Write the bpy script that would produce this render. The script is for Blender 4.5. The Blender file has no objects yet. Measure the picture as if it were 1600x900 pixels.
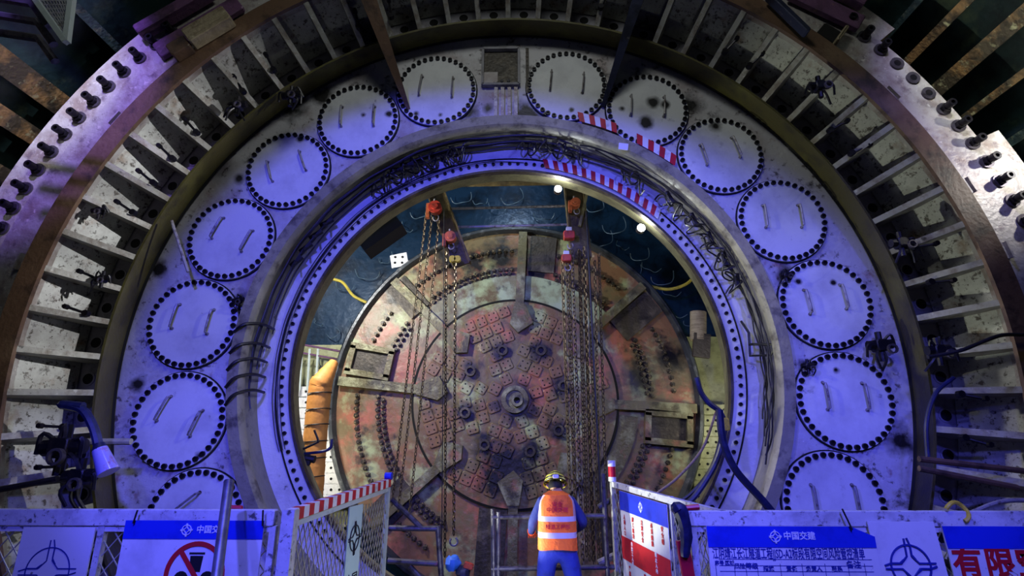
import bpy, math, random
ORD = ['first', 'second', 'third', 'fourth', 'fifth', 'sixth', 'seventh', 'eighth', 'ninth', 'tenth', 'eleventh', 'twelfth', 'thirteenth', 'fourteenth', 'fifteenth', 'sixteenth', 'seventeenth', 'eighteenth', 'nineteenth', 'twentieth']
ORD += ['twenty-'+q for q in ORD[:9]]+['thirtieth']
from math import sin, cos, pi, radians as rad, degrees
from mathutils import Vector, Matrix, Euler

# ------------------------------------------------------------------ camera, world, lights
sc = bpy.context.scene
col = sc.collection
F, PITCH, YAW = 845.7, 0.2895, 0.0198
CX, CY, CZ = 0.181, -6.773, -1.063
cam_d = bpy.data.cameras.new('camera'); cam = bpy.data.objects.new('camera', cam_d); col.objects.link(cam)
cam.location = (CX, CY, CZ); cam.rotation_euler = (pi/2+PITCH, 0, YAW)
cam_d.sensor_width = 36; cam_d.lens = F/1600*36; cam_d.clip_end = 200; cam_d.clip_start = .05
sc.camera = cam
sc.view_settings.view_transform = 'Standard'; sc.view_settings.look = 'None'
sc.view_settings.gamma = 1; sc.view_settings.exposure = 0.0; sc.view_settings.use_curve_mapping = False
w = bpy.data.worlds.new('shaft_air'); sc.world = w; w.use_nodes = True
bg = w.node_tree.nodes['Background']; bg.inputs[0].default_value = (.22, .26, .55, 1); bg.inputs[1].default_value = .03

def light(name, kind, loc, power, color, target=None, size=.3, spot=60, blend=.5):
    l = bpy.data.lights.new(name, kind); o = bpy.data.objects.new(name, l); col.objects.link(o)
    o.location = loc; l.energy = power; l.color = color
    if kind == 'AREA': l.size = size
    else: l.shadow_soft_size = size
    if kind == 'SPOT': l.spot_size = rad(spot); l.spot_blend = blend
    if target is not None:
        o.rotation_euler = (Vector(target)-Vector(loc)).to_track_quat('-Z', 'Y').to_euler()
    return o
BLUE = (.10, .10, 1.0); BLUER = (.13, .14, 1.0)
light('blue_flood_light', 'SPOT', (-2.0, -6.2, 2.2), 1500, BLUE, (-.75, 0, -.05), .12, 73, .22)
light('blue_flood_light', 'SPOT', (2.6, -6.2, 2.4), 950, BLUER, (1.3, 0, -.5), .12, 72, .35)
light('blue_flood_light', 'SPOT', (-2.6, -6.6, 1.2), 640, BLUE, (-3.0, -2.2, -2.3), .15, 62, .4)
light('blue_flood_light', 'SPOT', (2.6, -6.6, 1.2), 620, BLUE, (3.0, -2.2, -2.3), .15, 62, .4)
light('blue_flood_light', 'SPOT', (3.4, -3.2, 5.8), 500, BLUE, (5.1, -.6, -.4), .1, 40, .5)
light('violet_flood_light', 'SPOT', (-4.4, -5.6, 4.8), 1700, (.33, .2, 1.0), (-6.0, -.8, 3.2), .1, 40, .5)
light('violet_flood_light', 'SPOT', (3.6, -5.6, 5.2), 700, (.5, .42, 1.0), (6.2, -.8, 3.2), .1, 34, .6)
for ang_, pw_ in ((-46, 1500), (-57, 3200), (-67, 3600), (-77, 3600), (-87, 3000), (-97, 2000), (-106, 1300)):
    light('rib_fill_light', 'SPOT', (6.0, -4.6, 2.0), pw_, (.97, .97, 1), (5.5*sin(rad(ang_)), -.6, 5.5*cos(rad(ang_))), .05, 8.5, 1.0)  # unseen narrow spots added to keep white light on the left ribs
light('rib_fill_light', 'SPOT', (-1.2, -.53, -2.35), 480, (.95, 1, .8), (5.4, -.62, 1.6), .02, 56, .5)  # unseen low spot added to light outer ends of the right panels
light('flange_work_light', 'SPOT', (6.5, -1.8, 2.4), 105, (1, .97, .88), (5.9, -.85, 2.2), .03, 90, .6)
light('deck_fill_light', 'POINT', (-.1, -1.3, -2.6), 34, (.93, 1, .92), None, .1)  # unseen fill added below view to brighten drum and inward-facing walls
light('shaft_fill_light', 'AREA', (0, -6.0, 6.3), 100, (.95, 1, .92), (0, 0, 0), 1.4)  # unseen overhead fill added for weak neutral light
light('drum_fill_light', 'SPOT', (4.6, -3.6, 3.6), 520, (.93, .98, 1), (-3.4, .2, -.1), .1, 20, .8)  # unseen spot added to brighten the left drum wall
light('drum_fill_light', 'SPOT', (-4.6, -3.6, 3.4), 420, (1, 1, .85), (3.45, .1, .7), .1, 20, .8)  # unseen spot added to brighten the right drum lip
light('inner_unseen_light', 'POINT', (-4.2, 1.8, 2.8), 1150, (1, .97, .88), None, .2)
light('inner_unseen_light', 'POINT', (4.3, 2.2, .6), 60, (1, .96, .78), None, .2)
light('inner_unseen_light', 'POINT', (-4.9, 4.0, -1.4), 130, (1, .95, .72), None, .2)
light('inner_unseen_light', 'POINT', (4.9, 4.6, -.6), 85, (1, .97, .7), None, .2)
light('inner_unseen_light', 'POINT', (0, 3.6, 5.6), 160, (.7, .85, 1), None, .2)  # unseen fill added to lift the dark chamber wall
light('side_fill_light', 'SPOT', (-4.1, -6.0, 5.2), 2200, (.9, 1, .75), (-6.6, -.8, 3.6), .1, 34, .8)  # unseen spot added to brighten the left shell corner
light('side_fill_light', 'SPOT', (4.1, -6.0, 5.2), 2300, (.9, 1, .75), (6.6, -.8, 3.6), .1, 34, .8)  # unseen spot added to brighten the right shell beams

def at(u, v, Y):
    """world x, z of pixel (u, v) on the plane y = Y"""
    X = (u-800)/F; U = (450-v)/F
    y = cos(PITCH)-U*sin(PITCH); z = sin(PITCH)+U*cos(PITCH)
    dx = X*cos(YAW)-y*sin(YAW); dy = X*sin(YAW)+y*cos(YAW)
    t = (Y-CY)/dy
    return CX+dx*t, CZ+z*t
def atv(u, v, Y):
    x, z = at(u, v, Y); return Vector((x, Y, z))

# ------------------------------------------------------------------ materials
def lin(h):
    h = h.lstrip('#'); c = [int(h[i:i+2], 16)/255 for i in (0, 2, 4)]
    return tuple(x/12.92 if x <= .04045 else ((x+.055)/1.055)**2.4 for x in c)+(1,)
def mat(name, c, layers=(), rough=.55, metal=0, bump=.25, bs=18, coat=0, world=False):
    """layers: (colour, noise scale, low, high[, roughness, stretch])"""
    m = bpy.data.materials.new(name); m.use_nodes = True; nt = m.node_tree; N = nt.nodes; L = nt.links
    b = N['Principled BSDF']; b.inputs['Roughness'].default_value = rough; b.inputs['Metallic'].default_value = metal
    if coat: b.inputs['Coat Weight'].default_value = coat
    tc = N.new('ShaderNodeTexCoord'); oi = N.new('ShaderNodeObjectInfo')
    ad = N.new('ShaderNodeVectorMath'); ad.operation = 'ADD'; sc_ = N.new('ShaderNodeMath'); sc_.operation = 'MULTIPLY'; sc_.inputs[1].default_value = 37.
    L.new(oi.outputs['Random'], sc_.inputs[0]); L.new(tc.outputs['Object'], ad.inputs[0]); L.new(sc_.outputs[0], ad.inputs[1])
    if world:
        gp = N.new('ShaderNodeNewGeometry'); L.new(gp.outputs['Position'], ad.inputs[0]); sc_.inputs[1].default_value = 0
    prev = None; cc = N.new('ShaderNodeRGB'); cc.outputs[0].default_value = lin(c); prev = cc.outputs[0]
    for ly in layers:
        c2, s, lo, hi = ly[:4]
        mp = N.new('ShaderNodeMapping'); mp.inputs['Scale'].default_value = ly[5] if len(ly) > 5 else (1, 1, 1)
        mp.inputs['Location'].default_value = (s*1.7, s*.3, 2.1)
        L.new(ad.outputs[0], mp.inputs[0])
        n = N.new('ShaderNodeTexNoise'); n.inputs['Scale'].default_value = s; n.inputs['Detail'].default_value = 8; n.inputs['Roughness'].default_value = .65
        L.new(mp.outputs[0], n.inputs['Vector'])
        r = N.new('ShaderNodeMapRange'); r.inputs[1].default_value = lo; r.inputs[2].default_value = hi
        L.new(n.outputs[0], r.inputs[0])
        mx = N.new('ShaderNodeMix'); mx.data_type = 'RGBA'; L.new(r.outputs[0], mx.inputs[0]); L.new(prev, mx.inputs[6]); mx.inputs[7].default_value = lin(c2)
        if len(ly) > 4 and ly[4] is not None:
            r.inputs[4].default_value = ly[4]
        prev = mx.outputs[2]
    L.new(prev, b.inputs['Base Color'])
    if bump:
        n = N.new('ShaderNodeTexNoise'); n.inputs['Scale'].default_value = bs; n.inputs['Detail'].default_value = 6
        L.new(ad.outputs[0], n.inputs['Vector'])
        bp = N.new('ShaderNodeBump'); bp.inputs['Strength'].default_value = bump; bp.inputs['Distance'].default_value = .03
        L.new(n.outputs[0], bp.inputs['Height']); L.new(bp.outputs[0], b.inputs['Normal'])
    return m
def emis(name, c, s):
    m = bpy.data.materials.new(name); m.use_nodes = True; nt = m.node_tree
    b = nt.nodes['Principled BSDF']; b.inputs['Emission Color'].default_value = c; b.inputs['Emission Strength'].default_value = s
    return m
M = {}
def add_soot(m, spots):
    """black soot blots and scorch marks that sit at fixed places on the steel: (x, z, radius)"""
    nt = m.node_tree; N = nt.nodes; L = nt.links; b = N['Principled BSDF']
    src = b.inputs['Base Color'].links[0].from_socket; g = N.new('ShaderNodeNewGeometry'); mul = N.new('ShaderNodeVectorMath'); mul.operation = 'MULTIPLY'; mul.inputs[1].default_value = (1, 0, 1)
    L.new(g.outputs['Position'], mul.inputs[0]); n = N.new('ShaderNodeTexNoise'); n.inputs['Scale'].default_value = 5; n.inputs['Detail'].default_value = 6; L.new(g.outputs['Position'], n.inputs['Vector'])
    acc = None
    for x, z, r in spots:
        d = N.new('ShaderNodeVectorMath'); d.operation = 'DISTANCE'; L.new(mul.outputs[0], d.inputs[0]); d.inputs[1].default_value = (x, 0, z)
        a = N.new('ShaderNodeMath'); a.operation = 'MULTIPLY_ADD'; L.new(n.outputs[0], a.inputs[0]); a.inputs[1].default_value = r*1.7; L.new(d.outputs['Value'], a.inputs[2])
        q = N.new('ShaderNodeMapRange'); q.inputs[1].default_value = r*1.25; q.inputs[2].default_value = r*1.95; q.inputs[3].default_value = 1; q.inputs[4].default_value = 0; L.new(a.outputs[0], q.inputs[0])
        if acc is None: acc = q.outputs[0]
        else:
            mx = N.new('ShaderNodeMath'); mx.operation = 'MAXIMUM'; L.new(acc, mx.inputs[0]); L.new(q.outputs[0], mx.inputs[1]); acc = mx.outputs[0]
    mm = N.new('ShaderNodeMix'); mm.data_type = 'RGBA'; L.new(acc, mm.inputs[0]); L.new(src, mm.inputs[6]); mm.inputs[7].default_value = (.006, .005, .006, 1); L.new(mm.outputs[2], b.inputs['Base Color'])
M['plate'] = mat('bulkhead_paint', '#bab8be', [('#8b7a78', 1.3, .48, .66, .75), ('#7a4a44', 3.2, .60, .70, .7), ('#3a3032', 9, .58, .66, .85), ('#1d191c', 2.3, .61, .70, .9), ('#d8d6da', 14, .64, .70, .7)], .5)
M['cover'] = mat('cover_paint', '#cfd0d4', [('#a3a2aa', 1.6, .45, .70, .7), ('#7c7a86', 6, .62, .74, .6), ('#3a3436', 3.1, .66, .73, .85)], .42, bump=.06)
M['black'] = mat('black_rubber', '#0b0b10', [('#1c1a1e', 9, .5, .7)], .5, bump=.1)
M['boltdark'] = mat('dark_bolt_steel', '#14131c', [('#2b2527', 14, .5, .7)], .42, .5, .1)
M['gap'] = mat('dark_gap', '#060608', (), .9, bump=0)
M['handle'] = mat('handle_steel', '#8d8a8c', [('#4a3d38', 12, .5, .65)], .45, .3, .1)
M['olive'] = mat('olive_ring_paint', '#4a4524', [('#66632e', 1.1, .5, .66, .7), ('#26221c', 2.6, .5, .68, .8)], .5)
M['brown'] = mat('rusty_ring_steel', '#5c4534', [('#7c6650', 1.6, .52, .7, .7), ('#1c1414', 3.5, .5, .66, .8)], .55)
M['rib'] = mat('rib_paint', '#8e8d86', [('#5b4d40', 6, .45, .65, .8), ('#c3c3bb', 11, .6, .7, .6), ('#221e1c', 9, .62, .7, .9)], .5)
M['panel'] = mat('rib_panel_paint', '#b7b9b4', [('#92908c', 3, .40, .62, .8), ('#7a5f48', 2.2, .56, .68, .8), ('#3a3028', 13, .55, .63, .9), ('#1f1a18', 26, .60, .66, .85), ('#2a2520', 4.5, .6, .70, .85)], .6, bump=.3)
M['holeplate'] = mat('hole_plate_paint', '#85838c', [('#4b4442', 6, .5, .7, .7)], .6)
M['flange'] = mat('flange_steel', '#aaa6a3', [('#7c6a62', 3.2, .45, .65, .8), ('#5b4a58', 8, .55, .68, .7), ('#e2ddd2', 15, .6, .7, .6), ('#2c2426', 5, .66, .73, .8)], .48, .2, .35)
M['washer'] = mat('washer_steel', '#55505a', [('#2a2528', 9, .5, .7)], .4, .6, .1)
M['drum'] = mat('drum_grey_paint', '#79766a', [('#97937f', 1.5, .5, .7, .7), ('#35302e', 2.2, .52, .7, .8, (1, 1, 1)), ('#1a1618', 7, .63, .7, .8)], .45)
M['lip'] = mat('drum_lip_paint', '#85816a', [('#a39f7c', 2.2, .5, .66, .8), ('#3a332e', 4.5, .5, .66, .85)], .5)
M['innerflange'] = mat('inner_flange_paint', '#b9b8bf', [('#8b8890', 3, .5, .7, .6), ('#2c2627', 6, .64, .71, .9)], .45)
M['cream'] = mat('cream_bore_paint', '#706b4c', [('#45402f', 3, .45, .65, .8), ('#26221c', 6, .58, .68, .8)], .55)
M['shellteal'] = mat('shell_teal_steel', '#2c4444', [('#0f1a1e', 1.0, .42, .62), ('#56644c', 1.7, .55, .7, .8), ('#b7ae6c', 4.5, .69, .74, .8), ('#0d0e10', 3, .5, .75, .7)], .4, .2, .3, 6)
M['beam'] = mat('mud_splashed_beam', '#4d4433', [('#a17c4c', 2.2, .46, .6, .9), ('#b5b184', 6, .58, .66, .8), ('#1d1b18', 3.4, .55, .68, .9)], .5)
M['beamteal'] = mat('teal_edge_steel', '#3f5350', [('#8f9070', 5, .55, .68, .8), ('#161a1a', 2.4, .5, .66, .8)], .45)
M['navy'] = mat('navy_chamber_wall', '#16304a', [('#081320', 1.1, .45, .62), ('#2f4a60', 5, .66, .73, .7), ('#3a3a30', 2.6, .66, .76, .6)], .3, .3, .5, 5)
CUT = [('#a8604f', .9, .51, .60, .75), ('#6a6044', 1.3, .47, .57, .85), ('#9aa67c', 1.05, .54, .64, .85), ('#cfc096', 2.3, .66, .72, .7), ('#2e2722', 2.4, .56, .68, .85), ('#1c1815', .9, .62, .76, .6)]
M['cutter'] = mat('cutterhead_paint', '#7c5a40', CUT, .42, 0, .5, 7, world=True)
M['cutterc'] = mat('cutterhead_centre_paint', '#6a5238', CUT, .45, 0, .5, 8, world=True)
M['pad'] = mat('tool_pad_paint', '#74563e', CUT, .45, 0, .4, 10, world=True)
M['arm'] = mat('cutter_arm_steel', '#5f593f', [('#8f8f70', 2.1, .5, .62, .9), ('#8a5548', 1.4, .56, .66, .8), ('#2a2520', 2.6, .5, .66, .9)], .45, .2, .4, world=True)
M['wearband'] = mat('wear_band_paint', '#6e6a50', [('#9aa88a', 1.2, .44, .56, .9), ('#5a4232', 1.7, .54, .64, .85), ('#2a2620', 2.8, .58, .68, .85)], .42, 0, .5, 7, world=True)
M['bucket'] = mat('bucket_dark_steel', '#3a332d', [('#6a6054', 2.6, .50, .66, .8), ('#15110f', 3, .5, .66, .85)], .5, .2, .4, world=True)
M['rim'] = mat('cutter_rim_steel', '#42464c', [('#85888c', 3.4, .55, .68, .7), ('#15151a', 2.2, .5, .65, .8)], .35, .4, .2)
M['cbolt'] = mat('cutter_bolt_steel', '#2c2722', [('#8a7a5c', 20, .5, .62, .9)], .45, .3, .1)
M['fence'] = mat('white_fence_paint', '#c3c3cb', [('#8f8c96', 4, .46, .66, .75), ('#45404a', 15, .57, .65, .9), ('#222028', 31, .64, .69, .9), ('#6e3e48', 3, .68, .74, .8)], .45, 0, .12)
M['signwhite'] = mat('sign_white', '#d6d6de', [('#a8a8b2', 2.4, .5, .7, .6), ('#2e2b3c', 12, .66, .72, .8)], .35, 0, .03)
M['signblue'] = mat('sign_blue', '#1d33c4', [('#1526a4', 4, .5, .7)], .35, bump=.02)
M['signred'] = mat('sign_red', '#c01f2c', [('#941a2a', 5, .5, .7)], .4, bump=.02)
M['inkblue'] = mat('blue_ink', '#1c2a8c', (), .5, bump=0)
M['inkblack'] = mat('black_ink', '#10101c', (), .5, bump=0)
M['inkred'] = mat('red_ink', '#b81424', (), .5, bump=0)
M['inkwhite'] = mat('white_ink', '#d8dcee', (), .5, bump=0)
M['mesh'] = mat('mesh_wire', '#a9a9a8', [('#6e665a', 9, .5, .7)], .4, .4, .05)
M['gatemesh'] = mat('gate_mesh_wire', '#b8b49c', [('#6e665a', 9, .5, .7)], .4, .3, .05)
M['tapewhite'] = mat('tape_white', '#d8d8dc', [('#9a98a0', 5, .55, .7)], .4, bump=.02)
M['tapered'] = mat('tape_red', '#b5122c', [('#7c1226', 5, .55, .7)], .4, bump=.02)
M['gateframe'] = mat('gate_frame_paint', '#b9c4c2', [('#7c7f7c', 7, .56, .7, .7), ('#9c7a3a', 4, .69, .75, .8)], .4, 0, .1)
M['gateboard'] = mat('gate_board_paint', '#a9c2c6', [('#8ba4aa', 4, .5, .7)], .45, 0, .05)
M['pipe'] = mat('scaffold_pipe', '#58555f', [('#2c2830', 8, .48, .64), ('#8a5060', 3, .64, .7, .7)], .4, .5, .1)
M['greypole'] = mat('grey_pole', '#6b6c76', [('#3b3a44', 4, .5, .7)], .4, .4, .05)
M['redpaint'] = mat('hoist_red_paint', '#b2382a', [('#5e2a20', 12, .5, .66, .8)], .45, .1, .1)
M['orangep'] = mat('hoist_orange_paint', '#b8603a', [('#6a3a28', 9, .5, .68)], .45, .1, .1)
M['yellow'] = mat('yellow_paint', '#c8b234', [('#6a5c24', 12, .55, .7)], .45, 0, .1)
M['chain'] = mat('oily_chain_steel', '#3a322a', [('#7c6a44', 5, .5, .66, .8)], .38, .6, 0)
M['chainbrown'] = mat('muddy_chain_steel', '#55472f', [('#8d7b55', 4, .5, .66, .8), ('#241d16', 6, .55, .66, .8)], .5, .3, 0)
M['gantry'] = mat('gantry_beam_paint', '#574a2c', [('#7c7048', 3, .5, .66, .8), ('#221d18', 4, .5, .66, .8)], .5, .1, .3)
M['duct'] = mat('orange_duct_cloth', '#e0964a', [('#b5763a', 3, .5, .7, .6)], .6, 0, .3, 12)
M['cable'] = mat('black_cable', '#0e0d14', [('#26222a', 10, .5, .7)], .45, bump=0)
M['bluehose'] = mat('blue_black_hose', '#14183a', [('#262c5c', 6, .5, .7)], .4, bump=0)
M['rope'] = mat('tan_rope', '#8a7660', [('#5a4c3e', 30, .5, .66)], .8, bump=0)
M['hosewhite'] = mat('pale_hose', '#54697a', [('#2c3a48', 4, .5, .7)], .35, bump=0)
M['yellowhose'] = mat('yellow_hose', '#a8983c', [('#5c5428', 4, .5, .7)], .4, bump=0)
M['timber'] = mat('timber_block', '#8c8066', [('#5c4c3a', 3, .45, .65, .8, (1, 1, 6)), ('#c0b89a', 8, .6, .7, .6)], .7, 0, .5)
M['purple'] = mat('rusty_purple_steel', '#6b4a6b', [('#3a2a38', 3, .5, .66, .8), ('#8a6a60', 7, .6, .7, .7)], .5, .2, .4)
M['blueplate'] = mat('blue_steel_beam', '#2a2e46', [('#14151e', 3, .48, .64, .8), ('#8c8478', 4, .64, .72, .8)], .45, .3, .2)
M['vest'] = mat('orange_vest', '#f06a1c', [('#c4521a', 6, .5, .7, .6)], .7, 0, .3, 30)
M['vestp'] = mat('vest_edge_grey', '#b79aa0', [('#a0868c', 8, .5, .7)], .55, 0, .2, 30)
M['reflect'] = mat('reflective_tape', '#b9b2cc', (), .4, .1, .1)
M['trousers'] = mat('blue_trousers', '#1a2c9a', [('#12206c', 5, .5, .7)], .8, 0, .4, 14)
M['sleeve'] = mat('navy_sleeve', '#16256e', [('#0f1a50', 5, .5, .7)], .8, 0, .4, 14)
M['skin'] = mat('skin', '#b58468', (), .55, bump=0)
M['helmet'] = mat('yellow_helmet', '#d8d24a', (), .3, bump=0)
M['helmetdark'] = mat('helmet_dark_band', '#16160f', (), .4, bump=0)
M['glove'] = mat('orange_glove', '#e0501c', (), .7, bump=.1)
M['hair'] = mat('black_hair', '#0d0b0a', (), .7, bump=0)
M['deck'] = mat('deck_steel', '#4c4c52', [('#2c2a2c', 3, .5, .66, .8)], .6)
M['brightwall'] = mat('bright_chamber_wall', '#9a9c78', [('#6a6c4c', 3, .45, .64, .8), ('#2c2c20', 6, .6, .68, .8)], .5, 0, .5, 8)
M['bluetarp'] = mat('blue_cloth', '#2f6fc4', [('#1d4a94', 7, .5, .7)], .6, 0, .2)
M['lampwhite'] = emis('lit_lamp_glass', (.85, .93, 1, 1), 60)
M['lampsmall'] = emis('small_lit_lamp_glass', (.8, .9, 1, 1), 12)
M['glass'] = mat('lamp_glass_blue', '#8c86d0', [('#8a5a8a', 10, .55, .65), ('#f0e0b0', 16, .66, .7)], .15, 0, 0)

SP = [(730, 175, .2), (822, 178, .26), (762, 170, .1), (455, 165, .3), (505, 150, .2), (372, 470, .16), (1225, 430, .16), (1262, 572, .14), (250, 420, .14), (372, 280, .1), (1080, 165, .2), (1210, 690, .18), (1410, 690, .2), (330, 640, .1), (215, 600, .12)]
SC = [(568, 180, .05), (608, 178, .06), (650, 178, .05), (688, 180, .05), (852, 178, .07), (893, 172, .05), (1008, 192, .13), (1020, 160, .1), (972, 170, .06), (1040, 165, .08), (1118, 198, .1), (1247, 440, .05), (1302, 442, .045), (1305, 578, .05), (312, 712, .06), (400, 225, .12), (470, 218, .08)]
NZ = [(785,548),(735,580),(845,548),(880,603),(872,672),(828,705),(757,695),(727,645)]
add_soot(M['cutterc'], [(*at(u, v, 5.5), .3) for u, v in NZ]+[(*at(806, 630, 5.5), .55), (*at(790, 735, 5.5), .75)])
add_soot(M['pad'], [(*at(u, v, 5.5), .28) for u, v in NZ]+[(*at(806, 630, 5.5), .5), (*at(790, 735, 5.5), .7)])
add_soot(M['cutter'], [(*at(u, v, 5.55), r) for u, v, r in ((700, 400, .5), (780, 398, .5), (840, 420, .5), (740, 408, .4), (1000, 590, .45), (950, 700, .5), (620, 455, .4), (1050, 560, .4))])
add_soot(M['plate'], [(*at(u, v, 0), r) for u, v, r in SP]); add_soot(M['cover'], [(*at(u, v, -.04), r) for u, v, r in SC])
# ------------------------------------------------------------------ mesh builder
def P(R, a, Y):
    a = rad(a); return Vector((R*sin(a), Y, R*cos(a)))
class B:
    def __init__(s): s.v = []; s.f = []; s.m = []; s.mi = 0; s.T = None
    def add(s, vs, fs):
        o = len(s.v); s.v += [tuple(s.T @ Vector(q)) if s.T is not None else tuple(q) for q in vs]
        s.f += [tuple(o+i for i in f) for f in fs]; s.m += [s.mi]*len(fs); return s
    def box(s, c, d, rot=None, bev=0):
        c = Vector(c); x, y, z = [q/2 for q in d]
        R = (rot if isinstance(rot, Matrix) else Euler(rot).to_matrix()) if rot is not None else Matrix.Identity(3)
        if bev <= 0:
            vs = [c+R @ Vector((i*x, j*y, k*z)) for i in (-1, 1) for j in (-1, 1) for k in (-1, 1)]
            return s.add(vs, [(0,1,3,2),(4,6,7,5),(0,4,5,1),(2,3,7,6),(0,2,6,4),(1,5,7,3)])
        # bevelled front/back rims
        b = min(bev, x*.9, z*.9); oc = lambda w_, h_: [(-w_+b, -h_), (w_-b, -h_), (w_, -h_+b), (w_, h_-b), (w_-b, h_), (-w_+b, h_), (-w_, h_-b), (-w_, -h_+b)]
        vs = []
        for yy, i in ((-y, b*.5), (-y+b*.5, 0), (y, 0)):
            vs += [c+R @ Vector((px, yy, pz)) for px, pz in oc(x-i, z-i)]
        fs = [tuple(range(8))[::-1][::-1], tuple(range(16, 24))[::-1]]
        for r in (0, 8):
            for k in range(8): fs.append((r+(k+1) % 8, r+k, r+8+k, r+8+(k+1) % 8))
        return s.add(vs, fs)
    def cyl(s, p0, p1, r0, n=12, r1=None, cap=True):
        p0 = Vector(p0); p1 = Vector(p1); r1 = r0 if r1 is None else r1
        d = (p1-p0).normalized(); a = d.orthogonal().normalized(); b = d.cross(a)
        vs = []
        for p, r in ((p0, r0), (p1, r1)):
            vs += [p+(a*cos(2*pi*k/n)+b*sin(2*pi*k/n))*r for k in range(n)]
        fs = [(k, (k+1) % n, n+(k+1) % n, n+k) for k in range(n)]
        if cap: fs += [tuple(range(n))[::-1], tuple(range(n, 2*n))]
        return s.add(vs, fs)
    def tube(s, pts, r, n=6, closed=False):
        pts = [Vector(p) for p in pts]; m = len(pts); vs = []
        a = None
        for i, p in enumerate(pts):
            t = (pts[(i+1) % m]-pts[i-1]) if (closed or 0 < i < m-1) else (pts[1]-pts[0] if i == 0 else pts[-1]-pts[-2])
            t.normalize()
            a = t.orthogonal().normalized() if a is None else (a-t*a.dot(t)).normalized()
            b = t.cross(a); rr = r[i] if isinstance(r, (list, tuple)) else r
            vs += [p+(a*cos(2*pi*k/n)+b*sin(2*pi*k/n))*rr for k in range(n)]
        fs = []
        for i in range(m if closed else m-1):
            j = (i+1) % m
            fs += [(i*n+k, i*n+(k+1) % n, j*n+(k+1) % n, j*n+k) for k in range(n)]
        if not closed: fs += [tuple(range(n))[::-1], tuple((m-1)*n+k for k in range(n))]
        return s.add(vs, fs)
    def lathe(s, prof, a0=0, a1=360, n=180):
        """closed profile of (R, Y) swept about the Y axis"""
        full = abs(a1-a0-360) < 1e-6; m = len(prof); vs = []
        for i in range(n if full else n+1):
            a = a0+(a1-a0)*i/n; vs += [P(R, a, Y) for R, Y in prof]
        fs = []
        for i in range(n):
            j = (i+1) % n if full else i+1
            fs += [(i*m+k, j*m+k, j*m+(k+1) % m, i*m+(k+1) % m) for k in range(m)]
        if not full: fs += [tuple(range(m)), tuple(n*m+k for k in range(m))[::-1]]
        return s.add(vs, fs)
    def disc(s, c, R, y0, y1, n=48, r_in=0):
        """axial disc/washer centred c=(x,z), between y0 (front) and y1"""
        x, z = c; ring = lambda r, y: [(x+r*cos(2*pi*k/n), y, z+r*sin(2*pi*k/n)) for k in range(n)]
        if r_in <= 0:
            return s.add(ring(R, y0)+ring(R, y1), [tuple(range(n)), tuple(range(n, 2*n))[::-1]]+[((k+1) % n, k, n+k, n+(k+1) % n) for k in range(n)])
        vs = ring(R, y0)+ring(R, y1)+ring(r_in, y0)+ring(r_in, y1); fs = []
        for k in range(n):
            j = (k+1) % n
            fs += [(j, k, n+k, n+j), (k, j, 2*n+j, 2*n+k), (2*n+k, 2*n+j, 3*n+j, 3*n+k), (n+j, n+k, 3*n+k, 3*n+j)]
        return s.add(vs, fs)
    def prism(s, poly, y0, y1):
        """polygon in x,z extruded along y"""
        n = len(poly)
        return s.add([(x, y0, z) for x, z in poly]+[(x, y1, z) for x, z in poly],
                     [tuple(range(n)), tuple(range(n, 2*n))[::-1]]+[((k+1) % n, k, n+k, n+(k+1) % n) for k in range(n)])
    def mesh(s, name, mats, smooth=False):
        me = bpy.data.meshes.new(name); me.from_pydata(s.v, [], s.f)
        for m in (mats if isinstance(mats, (list, tuple)) else [mats]): me.materials.append(M[m])
        me.polygons.foreach_set('material_index', s.m)
        me.validate(); 
        import bmesh
        bm = bmesh.new(); bm.from_mesh(me); bmesh.ops.recalc_face_normals(bm, faces=bm.faces); bm.to_mesh(me); bm.free()
        if smooth:
            me.polygons.foreach_set('use_smooth', [True]*len(me.polygons))
            try: me.set_sharp_from_angle(angle=rad(35))
            except Exception: pass
        me.update(); return me
    def build(s, name, mats, parent=None, smooth=True, **k): return put(name, s.mesh(name, mats, smooth), parent, **k)
def put(name, me, parent=None, loc=None, rot=None, label=None, cat=None, group=None, kind=None):
    o = bpy.data.objects.new(name, me); col.objects.link(o)
    if parent is not None:
        o.parent = parent
        if loc is None and not parent.get('_frame'):
            q = parent
            while q is not None and not q.get('_abs'): q = q.parent
            if q is not None and parent.get('_abs'): o.location = -parent.location
    if loc is not None: o.location = loc
    if rot is not None: o.rotation_euler = rot
    tag(o, label, cat, group, kind); return o
def tag(o, label=None, cat=None, group=None, kind=None):
    if label: o['label'] = label
    if cat: o['category'] = cat
    if group: o['group'] = group
    if kind: o['kind'] = kind
def thing(name, label, cat, loc=(0, 0, 0), rot=(0, 0, 0), group=None, kind=None, absolute=True):
    """Empty at the thing's base. absolute: children meshes are in world coordinates"""
    o = bpy.data.objects.new(name, None); col.objects.link(o); o.location = loc; o.rotation_euler = rot; o.empty_display_size = .1
    tag(o, label, cat, group, kind)
    if absolute: o['_abs'] = 1
    else: o['_frame'] = 1
    return o
def copy_tree(o, parent=None):
    c = o.copy(); col.objects.link(c); c.parent = parent
    for ch in list(o.children): copy_tree(ch, c)
    return c
def text_mesh(body, size, ext=.0015, spacing=1.0, bold=.0):
    cu = bpy.data.curves.new('lettering', 'FONT'); cu.body = body; cu.size = size; cu.extrude = ext; cu.align_x = 'CENTER'; cu.align_y = 'CENTER'
    cu.space_character = spacing; cu.offset = bold; cu.resolution_u = 2
    o = bpy.data.objects.new('lettering', cu); col.objects.link(o)
    dg = bpy.context.evaluated_depsgraph_get(); dg.update()
    me = bpy.data.meshes.new_from_object(o.evaluated_get(dg))
    col.objects.unlink(o); bpy.data.objects.remove(o)
    return me
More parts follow.
